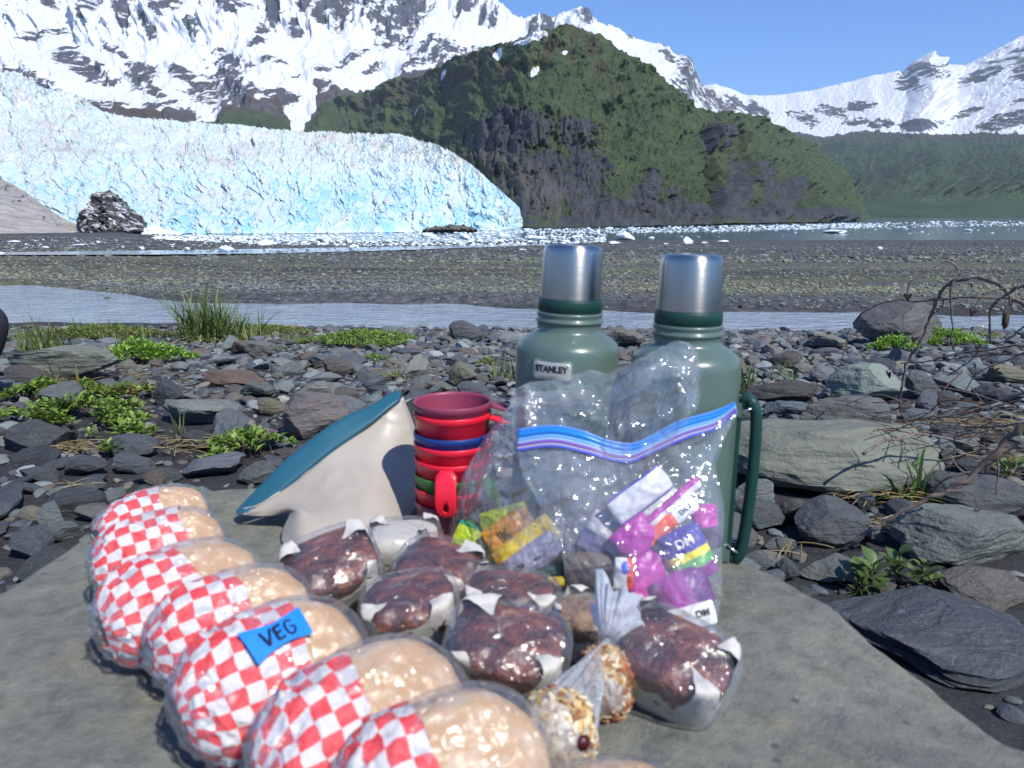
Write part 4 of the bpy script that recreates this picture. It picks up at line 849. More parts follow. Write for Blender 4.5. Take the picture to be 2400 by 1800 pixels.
# straw lying about
r = np.random.RandomState(31); st = MB()
for (px, py, w, n, L) in [(180, 1065, 70, 46, .12), (430, 1062, 130, 34, .16), (300, 890, 180, 60, .12), (150, 905, 90, 36, .12), (960, 880, 180, 46, .12), (640, 790, 150, 60, .12), (730, 800, 80, 40, .1), (160, 1160, 60, 4, .16), (2060, 1175, 150, 60, .16), (2040, 1260, 100, 14, .14), (2300, 1010, 180, 60, .2), (1850, 1300, 60, 6, .1), (2360, 1090, 120, 30, .15), (260, 855, 200, 60, .1)]:
    for _ in range(n):
        u, v = px + r.normal() * w * .4, py + r.normal() * 9; Y0 = gnear(u, v); q = A(u, v, Y0); a = r.normal() * .7; l = L * r.uniform(.4, 1)
        tt = np.linspace(-.5, .5, 5); p = np.stack([q[0] + tt * l * math.cos(a), q[1] + tt * l * math.sin(a), q[2] + .015 + r.uniform(0, .02) + .25 * l * (.25 - tt ** 2)], -1)
        tv, tq, tc = tube(p, .0016, 3); st.add(tv, tq, tc, col=np.array(DRY[r.randint(3)]) * r.uniform(.6, 1.1))
tag(st.obj('straw', [M_blade]), kind='stuff', label='dry straw and dead stems lying between the beach stones')
# purple blooms
for (px, py, lab) in [(643, 1024, 'tiny purple flower left of the silicone bag'), (373, 762, 'tiny purple flower by the stream at left'), (204, 752, 'tiny purple flower behind the grass at far left')]:
    Y0 = gnear(px, py); q = A(px, py, Y0); m = MB()
    for k in range(6):
        a = k * 1.05; v, f = ICO[1]; m.add(v * (.009, .005, .003) @ np.array([[math.cos(a), math.sin(a), 0], [-math.sin(a), math.cos(a), 0], [0, 0, 1]]) + (.009 * math.cos(a), .009 * math.sin(a), .02), f, col=(.35, .04, .3))
    tv, tq, tc = tube([(0, 0, -.02), (0, 0, .02)], .001, 3); m.add(tv, tq, tc, col=(.1, .15, .05)); o = m.obj('flower', [M_leaf]); o.location = q.tolist(); tag(o, lab, 'flower')

# ================================================================ FALLEN BRANCH
t = NT('alder bark', .75, .3); p = t.obj(); n = t.noise(p, 40, 5, .7); n2 = t.noise(p, 6, 3)
t.col(t.mix(t.ramp(n2, [(.4, 0.0), (.62, .6)]), t.ramp(n, [(.3, (.06, .05, .045)), (.55, (.19, .165, .15)), (.75, (.32, .29, .27))]), (.15, .09, .065))); t.bump(n, .5, .003); M_bark = t.m
M_cone = plain('alder cone', (.045, .026, .019), .85); M_red = plain('red twig bark', (.15, .075, .05), .7)
def z5(L): return [(2000 + x * .24111, 560 + y * .24111) for x, y in L]
def r5(L): return [(1600 + x * .36166, 560 + y * .36166) for x, y in L]
def r4(L): return [(1600 + x * .48222, 1000 + y * .48222) for x, y in L]
root = empty('fallen_branch', A(2400, 1000, 2.0).tolist())
rl = np.array(root.location[:])
def twig(L, Ys, r0, r1, m=None, n=None, seed=0):
    L = np.array(L, float); k = len(L); s = np.linspace(0, 1, k); Yv = np.interp(s, np.linspace(0, 1, len(Ys)), Ys)
    P = A(L[:, 0], L[:, 1], Yv); zf = zg(P[:, 0], P[:, 1]) + .012; P[:, 2] = np.maximum(P[:, 2], zf)
    n = n or max(8, k * 5); Q = catmull(P, n); rr = np.linspace(r0, r1, n) * (1 + .18 * np.array([perlin(i * .9, seed, 1.) for i in range(n)])) ; rr = rr * (1 + .35 * (np.arange(n) % 6 == 0))
    Q = Q + np.stack([perlin(np.arange(n) * .45, seed + 3.3, .5), perlin(np.arange(n) * .45, seed + 8.3, .5), perlin(np.arange(n) * .45, seed + 1.3, .5)], 1) * r0 * .8
    v, a, b = tube(Q - rl, rr, 7); mb = MB(); mb.add(v, a, b); return mb.obj('twig', [m or M_bark], root)
T = [(z5([(1750, 700), (1659, 640), (1560, 590), (1480, 500), (1400, 430), (1300, 395), (1150, 380), (1020, 395), (930, 435)]), (2.1, 2.35), .0072, .0052),
     (z5([(930, 435), (860, 510), (810, 590), (770, 680), (740, 780), (700, 900), (640, 1020), (570, 1120), (510, 1230), (490, 1350), (470, 1480), (450, 1600), (470, 1700)]) + [(2135, 1002), (2150, 1015)], (2.35, 2.5), .0052, .003),
     (z5([(1030, 345), (1000, 270), (920, 215), (840, 240), (720, 300), (640, 350), (560, 420), (525, 500), (518, 560)]), (2.34, 2.4), .003, .002),
     (z5([(935, 500), (960, 440), (1030, 345), (1100, 325), (1180, 335), (1215, 370)]), (2.33, 2.3), .003, .0018), (z5([(945, 440), (945, 550), (950, 700), (965, 860), (950, 960), (985, 1090)]), (2.33, 2.4), .0032, .0016),
     (z5([(1659, 582), (1520, 575), (1250, 570), (1060, 565), (900, 585), (700, 600), (600, 610), (540, 600), (470, 590), (350, 605), (230, 640), (100, 710), (30, 770), (0, 830)]), (2.2, 2.7), .0036, .0018),
     (r5([(1090, 575), (1070, 620), (1065, 690), (1085, 800)]), (2.7, 2.75), .0018, .001), (z5([(500, 590), (440, 560), (395, 535)]), (2.5,  2.5), .0018, .001), (z5([(590, 610), (510, 700), (485, 780), (480, 870)]), (2.5, 2.5), .002, .001),
     (z5([(840, 545), (870, 590), (860, 650), (760, 750)]), (2.36, 2.38), .0022, .0016), (z5([(1750, 420), (1659, 455), (1580, 480), (1500, 535), (1400, 600), (1340, 670), (1325, 760), (1330, 900), (1325, 990)]), (2.0, 2.15), .0042, .0025),
     (z5([(1580, 475), (1480, 480), (1350, 510), (1240, 570), (1180, 650)]), (2.06, 2.1), .002, .0014), (z5([(1515, 545), (1520, 610), (1480, 660), (1465, 730)]), (2.08, 2.1), .0028, .002),
     (z5([(1480, 470), (1450, 430), (1480, 380), (1550, 410)]), (2.2, 2.2), .0016, .001), (z5([(1220, 370), (1270, 355), (1340, 385), (1420, 430)]), (2.25, 2.25), .0022, .0014), (z5([(1700, 330), (1640, 350), (1625, 440)]), (2.1, 2.1), .0016, .001),
     (z5([(1750, 1030), (1659, 1040), (1500, 1045), (1300, 1080), (1100, 1100), (900, 1140), (750, 1185), (600, 1200), (460, 1210)]), (2.1, 2.5), .0038, .002), (z5([(1700, 1120), (1400, 1120), (1250, 1130), (1050, 1155), (900, 1170)]), (2.15, 2.4), .0025, .0018),
     (z5([(1230, 1080), (1130, 1190), (1020, 1260), (920, 1330)]), (2.3, 2.4), .0022, .0014), (z5([(700, 830), (600, 920), (450, 1050), (380, 1180), (345, 1270)]), (2.45, 2.45), .0026, .0014), (z5([(1750, 1060), (1659, 1100), (1500, 1180), (1380, 1220), (1200, 1310), (1130, 1400), (1095, 1490)]), (2.0, 2.25), .0024, .0012),
     (z5([(1060, 1290), (960, 1380), (890, 1450), (830, 1560)]), (2.35, 2.35), .0024, .002), (z5([(1750, 1470), (1659, 1500), (1450, 1570), (1250, 1610), (1100, 1659)]), (1.95, 2.2), .0042, .0025), (z5([(1250, 1600), (1000, 1565), (850, 1590), (760, 1659)]), (2.1, 2.25), .0028, .002),
     (z5([(520, 1465), (640, 1500), (760, 1560), (900, 1620)]), (2.45, 2.4), .0015, .001), (z5([(1150, 1440), (1220, 1540), (1320, 1659)]), (2.2, 2.2), .0015, .001), (z5([(810, 975), (900, 1000), (960, 1060), (1020, 1140)]), (2.4, 2.4), .0018, .001),
     (z5([(1750, 800), (1659, 850), (1540, 950), (1400, 1020)]), (2.0, 2.1), .003, .0016), (z5([(590, 930), (585, 980)]), (2.46, 2.46), .0012, .001),
     (r5([(2212, 1040), (2050, 1080), (1900, 1120), (1700, 1150), (1480, 1180)]), (1.95, 2.3), .0028, .0014), (r5([(2212, 1190), (2050, 1215), (1900, 1220), (1760, 1215), (1600, 1190)]), (1.9, 2.2), .003, .0016), (r5([(2212, 1100), (2000, 1100), (1800, 1085), (1650, 1080)]), (2.0, 2.2), .0022, .0014),
     (r5([(1170, 1395), (1300, 1315), (1450, 1285), (1530, 1262), (1700, 1290), (1850, 1330)]), (1.88, 2.0), .0036, .0028), (r5([(1215, 1245), (1290, 1245), (1380, 1240), (1520, 1265)]), (2.1, 2.05), .0024, .0028),
     (r4([(1760, -90), (1640, 0), (1540, 110), (1400, 240), (1280, 310), (1150, 370), (1000, 460), (900, 510), (830, 580), (780, 640)]), (1.45, 1.62), .0068, .0028), (r4([(1525, 130), (1535, 210), (1520, 330)]), (1.5, 1.5), .002, .0012), (r4([(1280, 310), (1400, 320), (1440, 400)]), (1.5, 1.5), .0016, .001),
     (r4([(1400, 240), (1340, 200), (1300, 140)]), (1.52, 1.52), .0022, .001), (r5([(2212, 1300), (2050, 1420), (1900, 1500), (1700, 1560), (1620, 1640)]), (1.5, 1.6), .003, .0016)]
for i, (L, Ys, r0, r1) in enumerate(T): twig(L, Ys, r0, r1, M_red if i in (21, 23) else M_bark, seed=i)
rr_ = np.random.RandomState(3)
for i in range(46):                       # thin brushy twigs of the lower tangle
    u = rr_.uniform(2110, 2420); v = 935 + rr_.uniform(0, 120) + (2400 - u) * .02; l = rr_.uniform(60, 220); a = rr_.normal() * .22; Yq = rr_.uniform(1.8, 2.4)
    twig([(u, v), (u - l * .5, v + l * .5 * a + rr_.normal() * 8), (u - l, v + l * a)], (Yq, Yq + .15), .0017, .0009, M_red if rr_.rand() < .35 else M_bark, seed=60 + i)
v, f = ICO[3]; cv = v.copy(); cv[:, :2] *= (.27 * (1 + .2 * np.sin(cv[:, 2:3] * 16) * np.cos(5 * np.arctan2(cv[:, 1:2], cv[:, 0:1])))); cone_me = mesh_np('alder_cone', cv, f, [M_cone])
cones = [(z5([(530, 560)])[0], 2.4, 16, -.2, 3), (z5([(1160, 710)])[0], 2.1, 14, .2, 3), (z5([(1150, 460)])[0], 2.3, 9, .1, 1), (z5([(1218, 470)])[0], 2.3, 6, -.3, 1), (z5([(1560, 435)])[0], 2.2, 6, .1, 1), (z5([(345, 1310)])[0], 2.45, 15, -.3, 2), (z5([(595, 970)])[0], 2.46, 13, .2, 3),
         (z5([(1380, 1270)])[0], 2.15, 12, .2, 3), (z5([(1085, 1500)])[0], 2.25, 12, .1, 3), (z5([(1530, 620)])[0], 2.1, 9, 0, 2), (z5([(985, 1030)])[0], 2.4, 12, .3, 3), (z5([(1210, 1050)])[0], 2.3, 12, .1, 3), (z5([(1330, 990)])[0], 2.15, 9, .1, 1), (z5([(830, 1580)])[0], 2.3, 12, .1, 2), (z5([(1540, 1590)])[0], 2.0, 13, .1, 3),
         (r5([(1590, 1260)])[0], 2.0, 9, 1.2, 3), (r5([(1240, 1245)])[0], 2.05, 7, 1.3, 1), (r4([(1430, 405)])[0], 1.5, 9, .8, 3), (z5([(960, 440)])[0], 2.33, 5, 0, 2)]
for (uv_, Yq, sz, an, n) in cones:
    for k in range(n):
        q = A(uv_[0] + (k - (n - 1) / 2) * 4.5, uv_[1] + 3 * (k % 2), Yq); o = ob('alder_cone', cone_me, root); o.location = (q - rl).tolist(); o.scale = (sz / F * Yq * .62,) * 3; o.rotation_euler = (.2 * k, an + (k - (n - 1) / 2) * .45, 0)
q = A(2357, 750, 2.1) - rl; v, f = ICO[3]; o = ob('seed_head', mesh_np('seed_head', v * (1 + .2 * np.array([perlin(*(w * 5)) for w in v]))[:, None] * (.009, .009, .026), f, [plain('withered seed head', (.07, .045, .03), .9)]), root); o.location = q.tolist()
tag(root, 'dead fallen branch with bare arching twigs and small cones, at the right edge', 'branch')

# ================================================================ PERSON AT THE LEFT EDGE
def skin_body(name, pts, edges, mats, root_i=0, sub=2):
    me = D.meshes.new(name); me.from_pydata([p[:3] for p in pts], edges, []); o = D.objects.new(name, me); COL.objects.link(o)
    m = o.modifiers.new('skin', 'SKIN'); m.use_smooth_shade = True; s2 = o.modifiers.new('sub', 'SUBSURF'); s2.levels = sub; s2.render_levels = sub
    for i, p in enumerate(pts): me.skin_vertices[0].data[i].radius = (p[3], p[4] if len(p) > 4 else p[3]); me.skin_vertices[0].data[i].use_root = (i == root_i)
    dg = bpy.context.evaluated_depsgraph_get(); dg.update(); m2 = D.meshes.new_from_object(o.evaluated_get(dg)); D.objects.remove(o); m2.name = name
    for mm in mats: m2.materials.append(mm)
    return m2
t = NT('charcoal trousers', .85, .2); p = t.obj(); n = t.noise(t.map(p, (3, 3, 14), (0, .6, 0)), 2, 4, .5, 1.0); t.col((.028, .026, .034)); t.bump(n, .25, .01); M_trs = t.m
M_skin = plain('skin', (.5, .3, .22), .55); M_jac = plain('navy jacket', (.03, .04, .07), .8); M_boot = plain('brown boot', (.09, .06, .04), .7); M_hair = plain('brown hair', (.06, .035, .02), .7)
kn = A(0, 728, 3.0); gz = float(zg(kn[0], 3.0)); pr = empty('person', (float(kn[0]) - .55, 3.02, gz)); hx, hz_ = 0.0, .40
kx, kz = .535, float(kn[2]) - gz
P = [(0, 0, .42, .15, .13), (.0, 0, .60, .135, .12), (.03, 0, .78, .15, .14), (.05, 0, .92, .15, .14), (.07, 0, 1.0, .055),                   # pelvis, belly, chest, shoulders, neck
     (.03, -.10, .42, .1), (.26, -.12, .44, .088), (kx - .01, -.13, kz - .035, .07), (kx - .15, -.13, kz - .23, .058), (kx - .31, -.13, .07, .04),
     (.03, .10, .42, .1), (.24, .12, .43, .088), (kx - .10, .13, kz - .06, .068), (kx - .20, .13, kz - .25, .056), (kx - .34, .13, .07, .04),
     (.04, -.19, .9, .062), (.10, -.25, .68, .048), (.30, -.16, .58, .036), (.04, .19, .9, .062), (.10, .25, .68, .048), (.30, .14, .58, .036)]
E = [(0, 1), (1, 2), (2, 3), (3, 4), (0, 5), (5, 6), (6, 7), (7, 8), (8, 9), (0, 10), (10, 11), (11, 12), (12, 13), (13, 14), (3, 15), (15, 16), (16, 17), (3, 18), (18, 19), (19, 20)]
bm_ = skin_body('body', P, E, [M_trs, M_jac]); ci = [1 if (q.center.z > .53) else 0 for q in bm_.polygons]; bm_.polygons.foreach_set('material_index', ci)
ob('body', bm_, pr)
v, f = ICO[4]; hd = v * (.082, .07, .108); hd[:, 0] += .03 * np.exp(-((hd[:, 2] + .012) / .018) ** 2 - (hd[:, 1] / .014) ** 2) * (hd[:, 0] > 0); hd[:, 0] -= .008 * np.exp(-((hd[:, 2] - .012) / .014) ** 2 - ((np.abs(hd[:, 1]) - .028) / .012) ** 2) * (hd[:, 0] > 0); hd[:, 1] *= 1 - .25 * np.clip(-hd[:, 2] / .1, 0, 1)
o = ob('head', mesh_np('head', hd, f, [M_skin]), pr); o.location = (.1, 0, 1.10)
hr = v[:] * (.092, .082, .112); o = ob('hair', mesh_np('hair', hr * (1 + .04 * fbm(v[:, 0] * 5, v[:, 1] * 5, v[:, 2] * 2, 3))[:, None], f, [M_hair]), pr); o.location = (.078, 0, 1.122)
for s_ in (-1, 1):
    bx_ = kx - .31 if s_ < 0 else kx - .34
    m = skin_body('boot', [(0, 0, .10, .045), (0, 0, .045, .045), (.08, 0, .04, .042, .035), (.17, 0, .032, .036, .026)], [(0, 1), (1, 2), (2, 3)], [M_boot]); o = ob('boot', m, pr); o.location = (bx_, s_ * .13, 0)
    hp = [(0, 0, 0, .03, .02), (.05, 0, -.005, .034, .016), (.085, 0, -.01, .034, .014)]; he = [(0, 1), (1, 2)]
    for k in range(4):
        b = len(hp); yy = (k - 1.5) * .018; ln = [.055, .068, .064, .05][k]; hp += [(.09, yy, -.012, .0095), (.09 + ln * .5, yy, -.02, .0085), (.09 + ln, yy, -.045, .0075)]; he += [(2, b), (b, b + 1), (b + 1, b + 2)]
    b = len(hp); hp += [(.03, -s_ * .032, -.008, .011), (.06, -s_ * .05, -.02, .0095), (.085, -s_ * .05, -.035, .008)]; he += [(1, b), (b, b + 1), (b + 1, b + 2)]
    o = ob('hand', skin_body('hand', hp, he, [M_skin]), pr); o.location = (.31, s_ * .155, .575); o.rotation_euler = (0, .35, -s_ * .1)
tag(pr, 'person in charcoal trousers seated on a rock, only a bent knee showing', 'person')
# ================================================================ PICNIC: MATERIALS
def film(name, haze=.18, rough=.09, bscale=60, bstr=.5, bdist=.003, col=(.82, .85, .9), spec=1.0, tint=(1, 1, 1), streak=(1, 1, 1), vw=.5):
    t = NT(name); t.t.nodes.remove(t.b); p = t.obj()
    n = t.noise(t.map(p, streak), bscale, 4, .6, 1.2); n2 = t.voro(t.map(p, streak), bscale * .9, 'F1')
    bp = t.n('ShaderNodeBump'); bp.inputs['Strength'].default_value = bstr; bp.inputs['Distance'].default_value = bdist; t.l(t.math('ADD', t.math('MULTIPLY', n, 1.0), t.math('MULTIPLY', n2, vw)), bp.inputs['Height']); nb = bp.outputs[0]
    tr = t.n('ShaderNodeBsdfTransparent'); tr.inputs[0].default_value = (*tint, 1)
    df = t.n('ShaderNodeBsdfDiffuse'); df.inputs[0].default_value = (*col, 1); t.l(nb, df.inputs['Normal'])
    tl = t.n('ShaderNodeBsdfTranslucent'); tl.inputs[0].default_value = (*col, 1)
    md = t.n('ShaderNodeMixShader'); md.inputs[0].default_value = .45; t.l(df.outputs[0], md.inputs[1]); t.l(tl.outputs[0], md.inputs[2])
    lw = t.n('ShaderNodeLayerWeight'); lw.inputs[0].default_value = .5; t.l(nb, lw.inputs['Normal'])
    f3 = t.math('POWER', lw.outputs['Facing'], 3.5)
    m1 = t.n('ShaderNodeMixShader'); t.l(t.math('ADD', t.math('MULTIPLY', f3, .22), t.math('MULTIPLY', t.ramp(n, [(.35, .5), (.7, 1.5)]), haze), clamp=True), m1.inputs[0]); t.l(tr.outputs[0], m1.inputs[1]); t.l(md.outputs[0], m1.inputs[2])
    gl = t.n('ShaderNodeBsdfGlossy'); gl.inputs['Roughness'].default_value = rough; gl.inputs[0].default_value = (1, 1, 1, 1); t.l(nb, gl.inputs['Normal'])
    m2 = t.n('ShaderNodeMixShader'); t.l(t.math('ADD', t.math('MULTIPLY', f3, .35 * spec), .055 * spec, clamp=True), m2.inputs[0]); t.l(m1.outputs[0], m2.inputs[1]); t.l(gl.outputs[0], m2.inputs[2]); t.l(m2.outputs[0], t.o.inputs[0]); return t.m
M_cling2 = film('snug cling film', .05, .10, 55, 1.0, .0042, spec=1.7, vw=.7)
M_cling = film('cling film', .05, .11, 80, 1.0, .0036, spec=1.8, vw=1.1)
M_bag = film('thin plastic bag', .16, .09, 14, 1.0, .016, vw=.25, col=(.88, .9, .94), spec=1.5, streak=(1, 1, .5))
M_zip = film('zip bag film', .14, .09, 8, .9, .016, col=(.88, .9, .94), spec=1.4, vw=.3)
M_twist = film('twisted bag film', .42, .14, 30, .8, .006, col=(.82, .85, .9), streak=(3, 3, .6))
t = NT('red and white checked paper', .6, .3); ck = t.n('ShaderNodeTexChecker'); uvn = t.n('ShaderNodeTexCoord'); t.l(uvn.outputs['UV'], ck.inputs[0]); ck.inputs['Scale'].default_value = 1.0
ck.inputs[1].default_value = (.60, .035, .045, 1); ck.inputs[2].default_value = (.52, .51, .53, 1); n = t.noise(t.obj(), 90, 4, .6)
t.col(t.mix(t.ramp(n, [(.4, .12), (.7, 0.0)]), ck.outputs[0], (.6, .5, .5))); t.bump(n, .35, .002); M_paper = t.m
t = NT('floured bread crust', .65, .3); p = t.obj(); n = t.noise(p, 16, 5, .6, .5); n2 = t.noise(p, 90, 4, .7); n3 = t.noise(p, 6, 3)
c = t.ramp(n3, [(.3, (.54, .34, .18)), (.6, (.44, .25, .11))]); c = t.mix(t.ramp(n, [(.46, 0.0), (.66, .7)]), c, (.66, .54, .42)); c = t.mix(t.ramp(n2, [(.55, 0.0), (.75, .5)]), c, (.82, .74, .62))
t.col(c); t.bump(t.math('ADD', n, t.math('MULTIPLY', n2, .4)), .3, .003); M_bun = t.m
t = NT('dark fruit brownie', .38, .5); p = t.obj(); n = t.noise(t.map(p, (26, 34, 30)), 1, 5, .6, .6); n2 = t.noise(p, 110, 4, .7); n3 = t.noise(p, 18, 3)
c = t.ramp(n, [(.36, (.022, .011, .016)), (.46, (.085, .02, .016)), (.58, (.18, .042, .024)), (.7, (.34, .13, .05))]); c = t.mix(t.ramp(n3, [(.6, 0.0), (.72, .5)]), c, (.03, .02, .035)); t.col(c); t.bump(t.math('ADD', n, t.math('MULTIPLY', n2, .5)), 1.0, .010); M_brown = t.m
t = NT('tan cake side', .7, .3); p = t.obj(); n = t.noise(p, 60, 5, .7); t.col(t.ramp(n, [(.35, (.10, .05, .025)), (.55, (.28, .17, .09)), (.75, (.45, .33, .2))])); t.bump(n, .7, .004); M_cake = t.m
M_liner = plain('white paper liner', (.50, .48, .45), .6, .3)

# ---------------------------------------------------------------- thermos bottles
t = NT('brushed steel', .28, .5); p = t.obj(); n = t.noise(t.map(p, (.6, .6, 60)), 8, 4, .6); t.col((.50, .49, .48)); t.set(Metallic=1.0, Roughness=t.ramp(n, [(.3, .30), (.7, .40)]), Anisotropic=.85, Anisotropic_Rotation=.25); tn = t.n('ShaderNodeTangent', direction_type='RADIAL', axis='Z'); t.l(tn.outputs[0], t.b.inputs['Tangent']); t.bump(n, .04, .001); M_steel = t.m
t = NT('hammered green enamel', .33, .5); p = t.obj(); n = t.noise(p, 130, 3, .6); n2 = t.noise(p, 9, 4, .6); t.col(t.mix(t.ramp(n2, [(.35, 0.0), (.65, .6)]), (.08, .125, .104), (.102, .145, .124)))
t.bump(n, .25, .0012); t.set(Coat_Weight=.3, Coat_Roughness=.15); M_green = t.m
M_dkgreen = plain('dark green plastic', (.008, .045, .036), .45, .4); M_chrome = plain('polished wire', (.6, .6, .6), .2, .5, Metallic=1.0)
M_black = plain('black print', (.012, .012, .014), .6)
M_plate = plain('silver badge plate', (.42, .42, .41), .45, .4, Metallic=.35); M_rim = plain('green badge rim', (.12, .17, .14), .45)
def text_mesh(s, size, ext=.0006, bold=0.0):
    c = D.curves.new('lettering', 'FONT'); c.body = s; c.size = size; c.extrude = ext; c.offset = bold; c.align_x = 'CENTER'; c.align_y = 'CENTER'
    o = D.objects.new('lettering', c); COL.objects.link(o); dg = bpy.context.evaluated_depsgraph_get(); dg.update(); m = D.meshes.new_from_object(o.evaluated_get(dg)); D.objects.remove(o); m.name = 'lettering'; m.materials.clear(); return m
def rounded_plate(w, h, r, y0, y1, R, n=8, seg=14):
    """plate bent round a cylinder of radius R (axis z), centred on -y"""
    pts = []
    for (cx_, cz_, a0) in ((w/2-r, h/2-r, 0), (-w/2+r, h/2-r, 90), (-w/2+r, -h/2+r, 180), (w/2-r, -h/2+r, 270)):
        for k in range(n): a = math.radians(a0 + 90 * k / (n - 1)); pts.append((cx_ + r * math.cos(a), cz_ + r * math.sin(a)))
    P = np.array(pts); rings = [(P * (k / 6.0)) for k in range(0, 7)]
    V_ = []; 
    for rg in rings: V_ += [(math.sin(x / R) * (R + y1), -math.cos(x / R) * (R + y1), z) for x, z in rg]
    V_ += [(math.sin(x / R) * (R + y0), -math.cos(x / R) * (R + y0), z) for x, z in P]
    m = len(P); F_ = []
    for k in range(7):
        for i in range(m): j = (i + 1) % m; F_.append((k * m + i, k * m + j, (k + 1) * m + j, (k + 1) * m + i))
    return np.array(V_), np.array(F_)
def thermos(label, x, y, z, s, lean, haz, badge=False):
    root = empty('thermos_bottle', (x, y, z)); root.rotation_euler = (0, lean, 0); root.scale = (1, 1, s); R = .066
    def part(name, prof, m, n=72): v, f = lathe(prof, n); return ob(name, mesh_np(name, v, f, [m]), root)
    part('bottle_body', [(0, .001), (.060, .001), (.0645, .004), (R, .01), (R, .02), (R, .252), (.0652, .258), (.0625, .2635), (.055, .2695), (.047, .274), (.0425, .277), (.0408, .279), (.0408, .2868), (.0415, .2885), (.043, .2895), (.0432, .2915), (.042, .293), (.0408, .2935), (.0408, .2965), (.0418, .298), (.042, .3), (.0415, .3015), (.0395, .302), (.0395, .304), (0, .304)], M_green)
    part('collar', [(.0, .3015), (.0388, .3015), (.0405, .3025), (.0405, .3165), (.0398, .318), (0, .318)], M_dkgreen)
    part('steel_cup', [(0, .3181), (.0384, .3181), (.0388, .319), (.0372, .372), (.0368, .3765), (.0352, .381), (.032, .3835), (.027, .3842), (.026, .3838), (0, .3836)], M_steel)
    part('base_ring', [(0, 0), (.061, 0), (.0625, .002), (.0625, .0012), (0, .0012)], M_dkgreen)
    hp = empty('h', (0, 0, 0)); D.objects.remove(hp)
    ca, sa = math.cos(haz), math.sin(haz)
    def rotz(P): P = np.asarray(P, float); return np.stack([P[..., 0] * ca - P[..., 1] * sa, P[..., 0] * sa + P[..., 1] * ca, P[..., 2]], -1)
    # grip: a flat strap loop, wide across the tangent
    path = catmull([(.070, 0, .203), (.075, 0, .212), (.082, 0, .209), (.088, 0, .192), (.0895, 0, .14), (.0885, 0, .09), (.086, 0, .045), (.083, 0, .018), (.076, 0, .006), (.070, 0, .014)], 60)
    tg_ = np.gradient(path, axis=0); tg_ /= np.linalg.norm(tg_, axis=1)[:, None]; nn = np.stack([-tg_[:, 2], 0 * tg_[:, 0], tg_[:, 0]], 1)
    cs = [(-1, -.4), (-.85, -1), (0, -1.15), (.85, -1), (1, -.4), (1, .4), (.85, 1), (0, .8), (-.85, 1), (-1, .4)]
    sw = np.interp(np.linspace(0, 1, 60), [0, .08, .2, .8, .92, 1], [.009, .011, .0145, .0145, .012, .009])
    P = np.stack([path + np.array([0, 1, 0]) * (a * sw)[:, None] + nn * (b * .0062) for a, b in cs], 1)
    o = grid_obj('handle', rotz(P), [M_dkgreen], root, wrap_v=True)
    vb, fb = box(.0675, 0, .11, .006, .022, .19); mb = MB(); mb.add(rotz(vb), fb); mb.obj('handle_plate', [M_dkgreen], root, False)
    for zz in (.205, .016):
        mb = MB(); v, a, b = tube([(.064, -.012, zz - .012 * (1 if zz > .1 else -1)), (.074, -.013, zz - .004 * (1 if zz > .1 else -1)), (.083, -.012, zz)], .0018, 6); mb.add(rotz(v), a, b)
        v, a, b = tube([(.064, .012, zz - .012 * (1 if zz > .1 else -1)), (.074, .013, zz - .004 * (1 if zz > .1 else -1)), (.083, .012, zz)], .0018, 6); mb.add(rotz(v), a, b); v, a, b = tube([(.083, -.0125, zz), (.083, .0125, zz)], .0018, 6); mb.add(rotz(v), a, b)
        mb.obj('wire_hinge', [M_chrome], root)
        vb, fb = box(.0665, 0, zz - .004, .006, .03, .016); mb = MB(); mb.add(rotz(vb), fb); mb.obj('hinge_bracket', [M_green], root, False)
    if badge:
        v, f = rounded_plate(.054, .0265, .006, -.001, .0016, R); a = math.radians(-21); ro = np.array([[math.cos(a), -math.sin(a), 0], [math.sin(a), math.cos(a), 0], [0, 0, 1]]).T
        o1 = ob('badge', mesh_np('badge', (v @ ro) + (0, 0, .236), f, [M_rim]), root)
        v, f = rounded_plate(.049, .0215, .005, .001, .0028, R); ob('badge_plate', mesh_np('badge_plate', (v @ ro) + (0, 0, .236), f, [M_plate]), o1)
        m = text_mesh('STANLEY', .0108, .0003, .0005); m.materials.append(M_black); co = np.array([q.co[:] for q in m.vertices]); wx_ = co[:, 0] / max(1e-6, np.abs(co[:, 0]).max()) * .0205
        rr = R + .0029 + co[:, 2]; nv = np.stack([np.sin(wx_ / R) * rr, -np.cos(wx_ / R) * rr, co[:, 1] + .0025], -1) @ ro + (0, 0, .236); m.vertices.foreach_set('co', nv.astype(np.float32).ravel()); m.update(); ob('lettering', m, o1)
        for k in range(7):
            vb = rounded_plate(.0032, .0011, .0004, .0028, .0031, R); a2 = math.radians(-21) + (k - 3) * .0048 / R; r2 = np.array([[math.cos(a2), -math.sin(a2), 0], [math.sin(a2), math.cos(a2), 0], [0, 0, 1]]).T
            if k == 0: mb = MB()
            mb.add(vb[0] @ r2 + (0, 0, .2295), vb[1])
        mb.obj('small_print', [plain('grey print', (.2, .2, .2), .6)], o1)['kind'] = 'stuff'
    tag(root, label, 'thermos'); return root
zt = lambda x, y: float(rock_top(np.array(x), np.array(y)))
thermos('green enamel thermos on the left with a small silver badge and steel cup lid', .063, .975, zt(.063, .975), 1.012, .035, math.radians(22), True)
thermos('green thermos on the right with its dark handle in full view, steel cup lid', .209, .925, zt(.209, .925) - .002, 1.0, .014, math.radians(-14))

